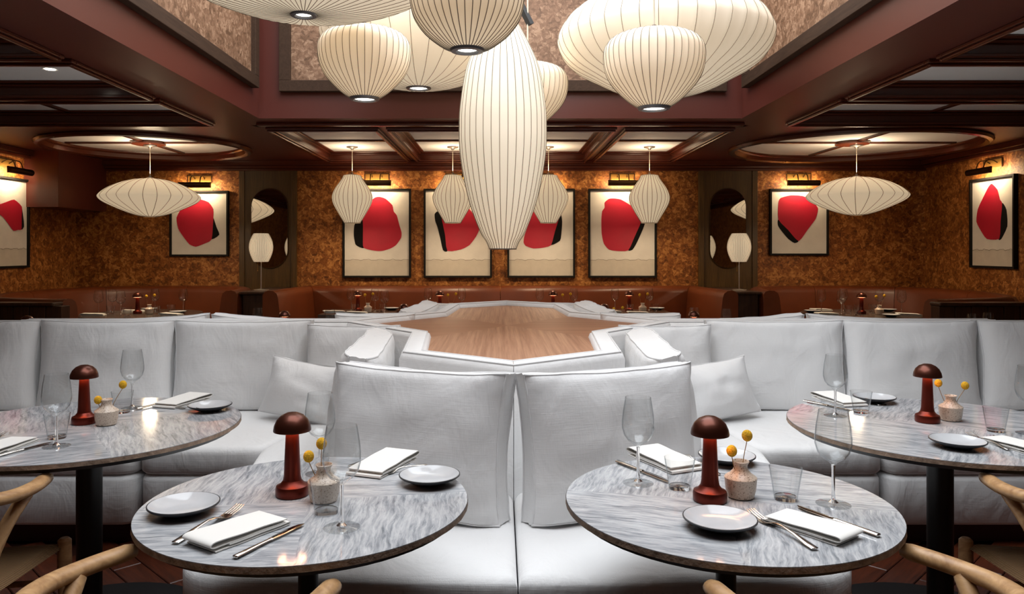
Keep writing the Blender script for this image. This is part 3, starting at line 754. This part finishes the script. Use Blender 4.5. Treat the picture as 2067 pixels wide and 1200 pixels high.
def pillow_mesh(w, h, t, edge, pinch, n=20, seed=0, wr=.006, belly=.12):
    v = []; idx = {}; f = []
    nt = 5
    def pt(a, b, c):
        prof = max(0, (1-abs(a)**2.6)*(1-abs(b)**2.6))**.75
        es = edge*.5 if edge > .2 else edge; ee = es+(edge-es)*(1-abs(a)**8)
        T = t/2*(ee+(1-ee)*prof)*(1-belly*b*(1-abs(a)**4))
        x = w/2*a*(1-pinch*(1-b*b)); z = h/2*b*(1-pinch*(1-a*a)*(1.0 if b > 0 else .25))
        e = max(abs(a), abs(b)); cy = c*T
        k = .16
        if e > .9:                                   # soft rounding at the rim
            q = (e-.9)/.1; cy *= 1-.10*q*q
        nz = noise.fractal(Vector((x*4+seed*3.1, z*4, c*2+seed)), 1.0, 2.0, 3)
        rad = noise.noise(Vector((a*2.4+seed, b*2.4, 5.5+seed)))
        cr = (abs(a)*abs(b))**2
        cy += c*(wr*nz+.014*rad*prof)
        if abs(a) > .98 or abs(b) > .98: z += wr*.6*nz; x += wr*.5*nz
        # gathered folds running in from the corners
        cy += c*.0035*cr*math.sin((a-b)*20+seed)*(1 if a*b < 0 else .6)
        return (x, cy, z)
    def vid(i, j, k):
        key = (i, j, k)
        if key not in idx:
            # cosine spacing packs points near the rim
            a = math.sin((2*i/n-1)*PI/2); b = math.sin((2*j/n-1)*PI/2); c = 2*k/nt-1
            idx[key] = len(v); v.append(pt(a, b, c))
        return idx[key]
    for i in range(n):
        for j in range(n):
            f.append((vid(i, j, 0), vid(i+1, j, 0), vid(i+1, j+1, 0), vid(i, j+1, 0)))
            f.append((vid(i, j, nt), vid(i, j+1, nt), vid(i+1, j+1, nt), vid(i+1, j, nt)))
    for i in range(n):
        for k in range(nt):
            f.append((vid(i, 0, k), vid(i, 0, k+1), vid(i+1, 0, k+1), vid(i+1, 0, k)))
            f.append((vid(i, n, k), vid(i+1, n, k), vid(i+1, n, k+1), vid(i, n, k+1)))
            f.append((vid(0, i, k), vid(0, i+1, k), vid(0, i+1, k+1), vid(0, i, k+1)))
            f.append((vid(n, i, k), vid(n, i, k+1), vid(n, i+1, k+1), vid(n, i+1, k)))
    def rim(k):
        c = [(i, 0) for i in range(n)]+[(n, j) for j in range(n)]+[(n-i, n) for i in range(n)]+[(0, n-j) for j in range(n)]
        return [v[vid(i, j, k)] for i, j in c]
    return MB().add(v, f), (rim(0), rim(nt))
PCACHE = {}
def cushion(kind, name, label, x, y, rotz, lean, group, cat='cushion', zb=.462, roll=0):
    W_, H_, T_, ed, pin, seed = kind
    if kind not in PCACHE:
        mb, rims = pillow_mesh(W_, H_, T_, ed, pin, 28, seed, .010)
        o = obj(name, mb, 'linen', None, angle=75)
        m = MB()
        for rm in (rims if ed > .2 else rims[:1]): m.tube([(p[0]*1.003, p[1], p[2]*1.003) for p in rm], .0034, 5, closed=True)
        p = obj('piping', m, 'linen_piping', o)
        PCACHE[kind] = o
    else:
        src = PCACHE[kind]; o = src.copy(); C.objects.link(o)
        p = src.children[0].copy(); C.objects.link(p); p.parent = o
    R = Matrix.Rotation(rotz, 4, 'Z') @ Matrix.Rotation(-lean, 4, 'X') @ Matrix.Rotation(roll, 4, 'Y')
    zc = zb+H_/2*math.cos(lean)*.985+T_*.35*math.sin(abs(lean))
    o.matrix_world = Matrix.Translation((x, y, zc)) @ R
    o.rotation_mode = 'XYZ'
    return tag(o, label, cat, group)
ROW = [(.785, .505, .21, .68, .05, s) for s in (1, 2, 3)]
ROWF = [(.775, .478, .21, .6, .06, s) for s in (12, 13, 14)]
TIP = [(.685, .492, .25, .70, .055, s) for s in (4, 5)]
TIPF = [(.73, .45, .22, .5, .028, s) for s in (10, 11)]
SIDE = (1.1, .485, .24, .7, .04, 6); CRN = (.52, .49, .19, .65, .04, 7); ACC = [(.46, .31, .19, .06, .09, s) for s in (8, 9)]
fb = {(-1): 'near', 1: 'far'}; lr = {(-1): 'left', 1: 'right'}
for my in (-1, 1):
    for mx in (-1, 1):
        nm = f'{fb[my]} {lr[mx]}'
        rz = lambda a: (a if my < 0 else PI-a)*1.0
        def put(kind, name, label, u, w_, ang, lean, cat='cushion', roll=0, grp='white back cushions of the sofa'):
            # ang: turn of the face from straight-on, positive turns the face towards the outer end of the arm
            X = SX+mx*u; Y = SY+my*w_
            a = -ang*mx if my < 0 else PI+ang*mx
            if my < 0: a = -ang if mx > 0 else ang
            a = (ang if mx > 0 else -ang) if my < 0 else (PI-ang if mx > 0 else PI+ang)
            cushion(kind, name, label, X, Y, a, lean, grp, cat, roll=roll*mx)
        put((TIP if my < 0 else TIPF)[(mx+1)//2], 'back_cushion', f'big white back cushion at the {fb[my]} sofa tip, {lr[mx]} of the centre seam', .340, 1.985, math.radians(24), .11)
        put(SIDE, 'back_cushion', f'white back cushion seen edge-on beside the {nm} notch of the wooden top', .69, 1.11, math.radians(86), .14)
        put(CRN, 'back_cushion', f'narrow white back cushion in the inner corner of the {nm} booth', .885, .40, math.radians(6), .10)
        for k in range(3 if my < 0 else 2):
            put((ROW if my < 0 else ROWF)[k], 'back_cushion', f'wide white back cushion of the {nm} sofa row, {ORD[k]} from its inner corner', 1.15+.785*(k+.5), .275, math.radians((-1, 1, 0)[k]), .10, roll=0 if my < 0 else (.06, -.05, .045)[k])
        if my < 0:
            put(ACC[(mx+1)//2], 'throw_pillow', f'small white throw pillow lying in the {nm} booth corner', 1.12, .60, math.radians(20), .30, 'pillow', -.10, 'white throw pillows')
        else:
            put(ACC[(mx+1)//2], 'throw_pillow', f'white throw pillow just showing above the sofa back on the {nm} side', 1.55, .58, math.radians(18), .2, 'pillow', .12, 'white throw pillows')
# ------------------------------------------------------------------ marble tables
TZ = .75
def marble_table(label, X, Y, r, post, base, rot):
    t = thing('marble_table', label, 'table', (X, Y, 0), rot, 'round marble tables by the sofa')
    n = 22
    poly = [(0, 0)]+[(r*math.cos(PI/2*k/n), r*math.sin(PI/2*k/n)) for k in range(n+1)]
    w0 = None
    for k in range(4):
        if w0 is None:
            w0 = wd = obj('marble_wedge', MB().prism(poly, TZ-.014, TZ), 'marble', t, smooth=False)
        else:
            wd = w0.copy(); C.objects.link(wd); wd.parent = t
        wd.rotation_euler[2] = k*PI/2
    pr = []
    v = []; f = []; m = 120
    for zi, z in enumerate((TZ-.0015, TZ-.008, TZ-.0145)):
        for k in range(m):
            a = 2*PI*k/m; rr = r+.0012+.0016*noise.noise(Vector((math.cos(a)*22+X, math.sin(a)*22, z*60)))*(1 if zi else .3)
            v.append((rr*math.cos(a), rr*math.sin(a), z))
    for i in range(2):
        for k in range(m):
            l = (k+1) % m; f.append((i*m+k, i*m+l, (i+1)*m+l, (i+1)*m+k))
    tag(obj('rough_edge', MB().add(v, f), 'marble_edge', t), 'rough chipped brown stone edge')
    obj('under_plate', MB().lathe([(r-.02, TZ-.03), (r-.010, TZ-.0145)], 64, (0, 0, 0), True, True), 'black_metal', t)
    obj('post', MB().tube([(0, 0, .004), (0, 0, TZ-.03)], post, 24), 'black_metal', t)
    obj('base_plate', MB().lathe([(0, .006), (base-.006, .006), (base, .003), (base, 0)], 48, (0, 0, 0)), 'black_metal', t)
    return t
T1, T2, R1, R2 = (-.483, 1.905), (-1.475, 2.72), (.567, 1.905), (1.578, 2.72)
marble_table('round grey marble table at the near left of the sofa tip', *T1, .40, .025, .22, math.radians(10))
marble_table('larger round grey marble table by the outer left sofa row', *T2, .515, .043, .42, math.radians(35))
marble_table('round grey marble table at the near right of the sofa tip', *R1, .40, .025, .22, math.radians(-12))
marble_table('larger round grey marble table by the outer right sofa row', *R2, .515, .043, .42, math.radians(-30))

# ------------------------------------------------------------------ table ware
def b_wine():
    t = thing('wine_glass', '', 'wine glass')
    out = [(.041, .0), (.041, .0015), (.030, .003), (.012, .006), (.0055, .012), (.0042, .03), (.004, .085), (.005, .098), (.012, .106), (.028, .116), (.038, .130), (.0435, .150), (.0435, .165), (.0405, .195), (.0345, .232)]
    inn = [(.0335, .232), (.0395, .195), (.0425, .165), (.0425, .150), (.037, .131), (.027, .118), (.012, .110), (0, .108)]
    obj('bowl', MB().lathe([q for q in out if q[1] >= .098]+inn, 36), 'glass', t)
    obj('stem', MB().lathe([q for q in out if .005 < q[1] <= .098], 16), 'glass_solid', t)
    obj('foot', MB().lathe([q for q in out if q[1] <= .006], 36, (0, 0, 0), True), 'glass', t)
    return t
def b_tumbler():
    t = thing('tumbler', '', 'tumbler')
    obj('wall', MB().lathe([(.027, 0), (.028, .002), (.0405, .082), (.0393, .082), (.0275, .010)], 36), 'glass', t)
    obj('thick_base', MB().lathe([(0, 0), (.027, 0), (.0275, .009), (0, .011)], 36), 'glass_solid', t)
    return t
def b_lamp():
    t = thing('mushroom_lamp', '', 'table lamp')
    obj('base', MB().lathe([(0, 0), (.040, 0), (.042, .003), (.042, .020), (.040, .026), (.030, .031), (.0235, .040)], 40), 'copper', t)
    obj('stem', MB().lathe([(.0235, .040), (.0212, .052), (.0200, .08), (.0178, .13), (.0162, .165), (.016, .172)], 32), 'copper', t)
    dm = obj('dome', MB().lathe([(.0, .166), (.044, .165), (.0472, .1655), (.0475, .169), (.0455, .180), (.039, .194), (.028, .205), (.014, .2115), (0, .213)], 40), 'dome', t)
    obj('light_ring', MB().lathe([(.018, .1640), (.036, .1640)], 32), 'lamp_glow', dm)
    return t
def b_vase():
    t = thing('bud_vase', '', 'vase')
    obj('body', MB().lathe([(0, 0), (.028, 0), (.033, .003), (.0375, .020), (.0402, .048), (.0405, .0505), (.0385, .0535), (.028, .0605), (.0195, .069), (.0168, .076), (.0168, .083), (.0215, .0915), (.0200, .093), (.0145, .085), (.0145, .06)], 36), 'vase_glaze', t)
    return t
def b_plate():
    t = thing('side_plate', '', 'plate')
    obj('dish', MB().lathe([(0, .002), (.034, 0), (.040, .002), (.060, .010), (.078, .018), (.0825, .0215), (.0825, .0245), (.0800, .0250)], 48), 'glaze_dark', t)
    obj('glaze', MB().lathe([(.0801, .0249), (.076, .0225), (.062, .0135), (.046, .0088), (.040, .0078), (0, .0072)], 48), 'glaze_grey', t)
    return t
def b_napkin():
    t = thing('folded_napkin', '', 'napkin')
    def ribbon(cl, th, w0, w1):
        P = catmull([(a, 0, b) for a, b in cl], 4); v = []; f = []; n = len(P)
        for i, p in enumerate(P):
            tg = (P[min(i+1, n-1)]-P[max(i-1, 0)]).normalized(); nr = Vector((-tg.z, 0, tg.x))
            for q in (-1, 1):
                for yy in (w0, w1): v.append((p.x+nr.x*q*th, yy+.0012*math.sin(p.x*60), p.z+nr.z*q*th))
        for i in range(n-1):
            a = i*4; b = a+4
            f += [(a, b, b+1, a+1), (a+2, a+3, b+3, b+2), (a, a+2, b+2, b), (a+1, b+1, b+3, a+3)]
        f += [(0, 1, 3, 2), (n*4-4, n*4-2, n*4-1, n*4-3)]
        return MB().add(v, f)
    obj('lower_fold', ribbon([(-.095, .0022), (-.04, .002), (.05, .002), (.098, .0025), (.103, .005), (.097, .0075), (.05, .0072), (-.06, .0072)], .0011, -.050, .050), 'napkin', t, angle=60)
    obj('upper_fold', ribbon([(.090, .0102), (.03, .0102), (-.07, .0102), (-.096, .0105), (-.106, .0155), (-.098, .0215), (-.07, .0215), (.0, .0190), (.06, .0172), (.096, .0152)], .0011, -.048, .051), 'napkin', t, angle=60)
    return t
def b_fork():
    t = thing('fork', '', 'fork')
    obj('handle', MB().loft([(-.10, 0, .004, .003, .001), (-.098, 0, .004, .008, .0022), (-.08, 0, .005, .0085, .0024), (-.04, 0, .010, .005, .002), (.0, 0, .013, .0032, .0019), (.02, 0, .011, .0034, .0017), (.034, 0, .006, .0085, .0012), (.045, 0, .0035, .0118, .0009), (.058, 0, .0034, .0124, .0009), (.064, 0, .004, .012, .0008)], 10), 'steel', t)
    for k in range(4):
        y = (k-1.5)*.0064
        obj('tine', MB().loft([(.062, y, .004, .0022, .0009), (.085, y, .0075, .0018, .0008), (.105, y*.92, .012, .0008, .0005)], 6), 'steel', t)
    return t
def b_knife():
    t = thing('table_knife', '', 'knife')
    obj('handle', MB().loft([(-.115, 0, .005, .003, .002), (-.112, 0, .005, .0085, .0042), (-.08, 0, .005, .0085, .0042), (-.03, 0, .005, .0062, .0036), (-.004, 0, .005, .0056, .0032), (.0, 0, .005, .0078, .0036), (.004, 0, .005, .0078, .003)], 10), 'steel', t)
    obj('blade', MB().loft([(.003, 0, .005, .007, .0014), (.02, .001, .005, .0095, .0011), (.08, .001, .005, .0098, .0009), (.105, -.001, .005, .007, .0008), (.116, -.004, .005, .002, .0006)], 8), 'knife_blade', t)
    return t
BUILD = dict(wine=b_wine, tumbler=b_tumbler, lamp=b_lamp, vase=b_vase, plate=b_plate, napkin=b_napkin, fork=b_fork, knife=b_knife)
def at(kind, px, py, label, group=None, rot=0, scale=1, z=TZ+.0005):
    x, y = G(px, py, z); return place(kind, (x, y, z), rot, label, group, scale)
def along(kind, p0, p1, label, group=None, z=TZ+.0005, L=None, lim=(.9, 1.12)):
    """p0: the tip (tines, blade end, open end); p1: the handle end, both pixels on the table top"""
    a = Vector(G(*p0, z)); b = Vector(G(*p1, z)); c = (a+b)/2; d = a-b
    k = min(max(d.length/L, lim[0]), lim[1]) if L else 1
    return place(kind, (c.x, c.y, z), math.atan2(d.y, d.x), label, group, k)
def flowers(vase_xy, heads, where, z=TZ, group='yellow billy button stems'):
    """heads: (px, py, depth offset); each stem stands in the vase"""
    for i, (px, py, dy) in enumerate(heads):
        Y = vase_xy[1]+dy; h = Wp(px, py, Y)
        t = thing('billy_button', f'{("higher" if i == 0 else "lower")} yellow ball flower in {where}'.replace('water ', ''), 'flower', (vase_xy[0], vase_xy[1], z), 0, group)
        lx, ly, lz = h.x-vase_xy[0], h.y-vase_xy[1], h.z-z
        m = MB(); n = 14; ball = []
        for k in range(10): a = -PI/2+PI*k/9; ball.append((max(.0005, .0135*math.cos(a)), .0150*math.sin(a)))
        obj('flower_head', m.lathe(ball, 16, (lx, ly, lz)), 'craspedia', t)
        s0 = Vector((lx*.12, ly*.12, .03)); s1 = Vector((lx, ly, lz-.012))
        mid = s0.lerp(s1, .5)+Vector((-.003, 0, .004))
        obj('stem', MB().tube(catmull([s0, mid, s1], 5), .0011, 6), 'stem', t)
GW, GT, GL, GV, GP, GN, GF, GK = 'wine glasses', 'water tumblers', 'mushroom table lamps', 'bud vases', 'side plates', 'folded napkins', 'forks', 'table knives'
n1, n2, n3, n4 = 'near left marble table', 'outer left marble table', 'near right marble table', 'outer right marble table'
# near left
at('lamp', 590, 1000, f'copper mushroom lamp on the {n1}', GL)
v1 = at('vase', 654, 1012, f'speckled cream bud vase on the {n1}', GV)
flowers(v1.location, [(649, 896, .004), (623, 922, -.006)], f'the vase on the {n1}')
at('wine', 690, 1066, f'wine glass in front of the vase on the {n1}', GW, .3)
at('wine', 646, 957, f'wine glass behind the vase on the {n1}', GW, .3, .98)
at('tumbler', 659, 1036, f'water tumbler in front of the vase on the {n1}', GT)
at('tumbler', 634, 983, f'water tumbler behind the vase on the {n1}', GT)
at('plate', 371, 1036, f'grey glazed side plate at the left edge of the {n1}', GP)
at('plate', 867, 975, f'grey glazed side plate at the right edge of the {n1}', GP)
along('napkin', (556, 1052), (400, 1110), f'folded white napkin at the front of the {n1}', GN, L=.205)
along('napkin', (730, 966), (815, 921), f'folded white napkin at the back of the {n1}', GN, L=.205, lim=(.8, 1.1))
along('fork', (486, 1029), (347, 1103), f'fork at the front of the {n1}', GF, L=.21)
along('fork', (764, 962), (857, 941), f'fork at the back of the {n1}', GF, L=.21, lim=(.85, 1.1))
along('knife', (612, 1061), (471, 1131), f'table knife at the front of the {n1}', GK, L=.235)
along('knife', (724, 937), (778, 917), f'table knife behind the napkin at the back of the {n1}', GK, L=.235)
# near right
at('lamp', 1433, 1011, f'copper mushroom lamp on the {n3}', GL)
v3 = at('vase', 1495, 1004, f'speckled cream bud vase on the {n3}', GV)
flowers(v3.location, [(1508, 880, .01), (1477, 911, -.008)], f'the vase on the {n3}')
at('wine', 1682, 1019, f'wine glass at the right side of the {n3}', GW, .1)
at('wine', 1288, 976, f'wine glass at the left side of the {n3}', GW, .1)
at('tumbler', 1586, 1009, f'water tumbler right of the vase on the {n3}', GT)
at('tumbler', 1372, 987, f'water tumbler left of the lamp on the {n3}', GT)
at('plate', 1453, 1066, f'grey glazed side plate at the front of the {n3}', GP)
at('plate', 1467, 934, f'grey glazed side plate at the back of the {n3}', GP)
along('napkin', (1562, 1046), (1718, 1096), f'folded white napkin at the front of the {n3}', GN, L=.205)
along('napkin', (1392, 956), (1292, 914), f'folded white napkin at the back of the {n3}', GN, L=.205, lim=(.85, 1.1))
along('fork', (1513, 1038), (1652, 1116), f'fork at the front of the {n3}', GF, L=.21)
along('fork', (1397, 932), (1440, 955), f'fork beside the back plate of the {n3}', GF, L=.21)
along('knife', (1607, 1025), (1778, 1087), f'table knife at the front of the {n3}', GK, L=.235)
along('knife', (1352, 977), (1244, 934), f'table knife at the back of the {n3}', GK, L=.235)
# outer left
at('lamp', 170, 855, f'copper mushroom lamp on the {n2}', GL)
v2 = at('vase', 215, 858, f'speckled cream bud vase on the {n2}', GV)
flowers(v2.location, [(248, 777, .02), (198, 808, -.015)], f'the vase on the {n2}')
at('wine', 114, 902, f'wine glass at the front of the {n2}', GW, .2)
at('wine', 267, 824, f'wine glass at the back of the {n2}', GW, .2)
at('tumbler', 115, 885, f'water tumbler at the front of the {n2}', GT)
at('tumbler', 247, 833, f'water tumbler behind the vase on the {n2}', GT)
at('plate', 424, 829, f'grey glazed side plate at the right edge of the {n2}', GP)
along('napkin', (330, 825), (406, 804), f'folded white napkin at the back of the {n2}', GN, L=.205)
along('napkin', (45, 893), (-22, 918), f'folded white napkin at the left of the {n2}', GN, L=.205)
along('knife', (369, 806), (273, 829), f'table knife at the back of the {n2}', GK, L=.235)
along('knife', (94, 898), (-10, 925), f'table knife at the left of the {n2}', GK, L=.235)
along('fork', (354, 824), (420, 832), f'fork between napkin and plate on the {n2}', GF, L=.21)
along('fork', (9, 878), (-60, 905), f'fork at the left of the {n2}', GF, L=.21)
# outer right
at('lamp', 1872, 852, f'copper mushroom lamp on the {n4}', GL)
v4 = at('vase', 1919, 849, f'speckled cream bud vase on the {n4}', GV)
flowers(v4.location, [(1894, 774, .015), (1948, 779, -.01)], f'the vase on the {n4}')
at('wine', 1686, 840, f'wine glass at the left of the {n4}', GW, .2)
at('wine', 2078, 876, f'wine glass at the right of the {n4}, cut by the frame', GW, .2)
at('tumbler', 1738, 833, f'water tumbler at the left of the {n4}', GT)
at('tumbler', 2010, 871, f'water tumbler right of the vase on the {n4}', GT)
at('plate', 1765, 812, f'grey glazed side plate at the back of the {n4}', GP)
at('plate', 1933, 903, f'grey glazed side plate at the front of the {n4}', GP)
along('napkin', (1728, 822), (1658, 801), f'folded white napkin at the back of the {n4}', GN, L=.205)
along('napkin', (2010, 892), (2092, 915), f'folded white napkin at the front of the {n4}', GN, L=.205)
along('knife', (1722, 832), (1621, 811), f'table knife at the back of the {n4}', GK, L=.235)
along('knife', (2010, 884), (2100, 912), f'table knife at the front of the {n4}', GK, L=.235)
along('fork', (1953, 879), (2040, 912), f'fork at the front of the {n4}', GF, L=.21)
along('fork', (1728, 803), (1775, 820), f'fork at the back of the {n4}', GF, L=.21)

# ------------------------------------------------------------------ oak armchairs with woven seats
def b_chair():
    t = thing('wooden_armchair', '', 'chair')
    for s in (-1, 1):
        obj('front_leg', MB().tube([(s*.262, .215, 0), (s*.262, .215, .2), (s*.26, .213, .40), (s*.26, .213, .462), (s*.26, .213, .470)], [.013, .018, .021, .020, .012], 14), 'oak', t)
        obj('back_leg', MB().tube(catmull([(s*.205, -.25, 0), (s*.20, -.215, .22), (s*.20, -.20, .42), (s*.235, -.13, .60), (s*.268, -.055, .695)], 5), [.013]*4+[.017]*4+[.02]*6+[.018]*7, 12), 'oak', t)
        obj('side_stretcher', MB().tube([(s*.26, .21, .26), (s*.20, -.20, .24)], .010, 8), 'oak', t)
    path = catmull([(-.262, .085, .700), (-.276, -.03, .704), (-.262, -.14, .712), (-.20, -.235, .726), (-.10, -.285, .738), (0, -.298, .742), (.10, -.285, .738), (.20, -.235, .726), (.262, -.14, .712), (.276, -.03, .704), (.262, .085, .700)], 5)
    n = len(path); rr = []
    for i in range(n):
        e = min(i, n-1-i); rr.append(.021 if e > 0 else .012)
    P2 = [path[0]+(path[0]-path[1])*.15]+path+[path[-1]+(path[-1]-path[-2])*.15]
    obj('arm_rail', MB().tube(P2, [.009]+[.016]+[.0195]*(n-2)+[.016]+[.009], 14, sq=(.92, 1.12)), 'oak', t)
    y0 = catmull([(0, -.205, .44), (0, -.235, .54), (-.03, -.255, .62), (-.085, -.275, .725)], 4)
    obj('splat', MB().tube(y0, .012, 8, sq=(1.4, .6)).tube([(-p.x, p.y, p.z) for p in y0], .012, 8, sq=(1.4, .6)), 'oak', t)
    obj('front_stretcher', MB().tube([(-.26, .213, .33), (.26, .213, .33)], .010, 8), 'oak', t)
    obj('back_stretcher', MB().tube([(-.20, -.20, .30), (.20, -.20, .30)], .010, 8), 'oak', t)
    # woven seat: rolled edges, four cord fields meeting in an hourglass
    nx, ny = 20, 18; v = []; f = []
    for side in (1, -1):
        for j in range(ny+1):
            b = -1+2*j/ny; y = .005+.215*b; hw = .205+(.262-.205)*(b+1)/2
            for i in range(nx+1):
                a = -1+2*i/nx
                rim = max(abs(a), abs(b)); dz = -.010*(1-a*a)*(1-b*b)-.002*0
                th = .015*math.sqrt(max(0, 1-max(0, (rim-.9)/.1)**2))
                v.append((hw*a, y, .442+dz*(1 if side > 0 else .3)+side*th))
    N = (nx+1)*(ny+1)
    for q in (0, 1):
        for j in range(ny):
            for i in range(nx):
                a = q*N+j*(nx+1)+i; f.append((a, a+1, a+nx+2, a+nx+1) if q == 0 else (a, a+nx+1, a+nx+2, a+1))
    obj('woven_seat', MB().add(v, f), 'paper_cord', t, angle=70)
    return t
BUILD['chair'] = b_chair
GC = 'oak armchairs with woven seats'
place('chair', (-.613, 1.545, 0), math.radians(-20), 'curved oak armchair tucked under the near left marble table', GC)
place('chair', (.70, 1.545, 0), math.radians(21), 'curved oak armchair tucked under the near right marble table', GC)
place('chair', (-1.606, 2.15, 0), math.radians(8), 'oak armchair with woven cord seat at the outer left marble table', GC)
place('chair', (1.70, 2.15, 0), math.radians(-8), 'oak armchair with woven cord seat at the outer right marble table', GC)

# ------------------------------------------------------------------ far tables and what stands on them
def far_table(label, X, Y, z, r=None, half=None, group='far dark tables', base=.3):
    t = thing('dining_table', label, 'table', (X, Y, 0), 0, group)
    if r: obj('table_top', MB().lathe([(0, z-.03), (r-.01, z-.03), (r, z-.022), (r, z-.006), (r-.005, z), (0, z)], 64), 'far_top', t)
    else: obj('table_top', MB().box(-half[0], half[0], -half[1], half[1], z-.035, z), 'dark_wood', t, bevel=.004, smooth=False)
    obj('post', MB().tube([(0, 0, .01), (0, 0, z-.03)], .04, 16), 'black_metal', t)
    obj('base_plate', MB().lathe([(0, .02), (base-.02, .02), (base, .01), (base, 0)], 32), 'black_metal', t)
    return t
def far_set(where, X, Y, z, wines, tumblers, lamp=None, vase=None, plates=(), napkins=()):
    """offsets from the table centre; lists run from left to right"""
    def lab(noun, k, n):
        return f'{noun} on the {where}' if n == 1 else f'{noun} on the {where}, {ORD[k]} from left'
    zz = z+.0005
    for k, (a, b) in enumerate(wines): place('wine', (X+a, Y+b, zz), .3, lab('wine glass', k, len(wines)), GW)
    for k, (a, b) in enumerate(tumblers): place('tumbler', (X+a, Y+b, zz), 0, lab('water tumbler', k, len(tumblers)), GT)
    for k, (a, b) in enumerate(plates): place('plate', (X+a, Y+b, zz), 0, lab('side plate', k, len(plates)), GP)
    for k, (a, b, r) in enumerate(napkins): place('napkin', (X+a, Y+b, zz), r, lab('folded napkin', k, len(napkins)), GN)
    if lamp: place('lamp', (X+lamp[0], Y+lamp[1], zz), 0, f'copper mushroom lamp on the {where}', GL)
    if vase:
        v = place('vase', (X+vase[0], Y+vase[1], zz), 0, f'bud vase on the {where}', GV)
        vx, vy = X+vase[0], Y+vase[1]
        for i, (dx, dz) in enumerate(((.05, .185), (-.03, .175))):
            q = (VX+(vx+dx)/vy*F, VY+(EYE-z-dz)/vy*F)
            flowers((vx, vy, 0), [(q[0], q[1], 0)], f'the vase on the {where} {("right" if i == 0 else "left")}', z)
for s in (-1, 1):
    side = 'left' if s < 0 else 'right'; X = -3.55 if s < 0 else 3.57; w_ = f'round far {side} booth table'
    far_table(f'round dark table in the far {side} corner booth', X, 7.5, TZ, r=.57, base=.35)
    if s < 0:
        far_set(w_, X, 7.5, TZ, [(-.40, -.05), (-.35, .12), (-.13, -.15), (.02, .25), (.33, .2)], [(-.28, -.05), (-.02, -.25), (.19, -.1), (.25, .1)], (-.03, -.02), (.10, -.05), [(.36, .0), (-.1, .38)], [(-.36, -.22, .2), (-.18, .2, .1), (.38, -.2, -.2)])
    else:
        far_set(w_, X, 7.5, TZ, [(-.33, .15), (-.24, -.1), (-.04, .3), (.28, .2), (.39, -.02)], [(-.14, -.22), (-.13, .0), (.02, .1), (.16, .05), (.2, .18)], (-.02, -.05), (.12, -.12), [(-.44, .1), (.1, -.38), (.40, .26)], [(-.40, -.14, .1), (-.24, .37, .3), (.35, -.22, -.2)])
CT = [(-1.42, 'first'), (-.58, 'second'), (.58, 'third'), (1.36, 'fourth')]
for k, (X, o) in enumerate(CT):
    w_ = f'{o} table along the back banquette'
    far_table(f'dark square table, {o} from the left along the back banquette', X, 7.72, TZ, half=(.36, .34))
    far_set(w_, X, 7.72, TZ, [(-.13, .15), (.14, .02), (.28, -.25)] if k == 0 else [(-.17, .15), (.18, .12)], [(-.05, -.05), (.22, .02)] if k in (0, 3) else [(-.02, -.1), (.24, -.05)],
            (-.04, .05), (.08, -.05), [(.28, .22)], [(-.25, -.1, .4), (.0, -.23, 0)])
# tables on the far side of the sofa; only lamp domes and glass rims show over its back
for nm, X, Y, z, r in (('low table behind the left sofa row', -1.62, 6.2, .672, .40), ('low table behind the right sofa row', 1.62, 6.2, .672, .40),
                       ('low table behind the outer left sofa row', -3.52, 5.72, .672, .30), ('low table behind the outer right sofa row', 3.6, 5.75, .672, .30),
                       ('table left of the far tip', -1.13, 7.0, .67, .30), ('table right of the far tip', 1.22, 7.0, .67, .32)):
    far_table(f'round dark {nm}', X, Y, z, r=r, base=.12)
    if 'far tip' in nm: far_set(nm, X, Y, z, [], [(.05, .16)] if X < 0 else [(-.10, .12)], (.24, .0) if X < 0 else (-.26, .0), (-.16, -.12) if X > 0 else None)
    elif 'outer' in nm: far_set(nm, X, Y, z, [(-.34, .0), (-.22, -.18)] if X < 0 else [(-.08, -.1), (.1, .0)], [(.2, .0)], (-.05, .0) if X < 0 else None)
    else: far_set(nm, X, Y, z, [(-.37, .02), (.25, -.1)] if X < 0 else [(-.02, .05), (.2, -.1)], [], (-.14, -.02) if X < 0 else (-.05, -.05))
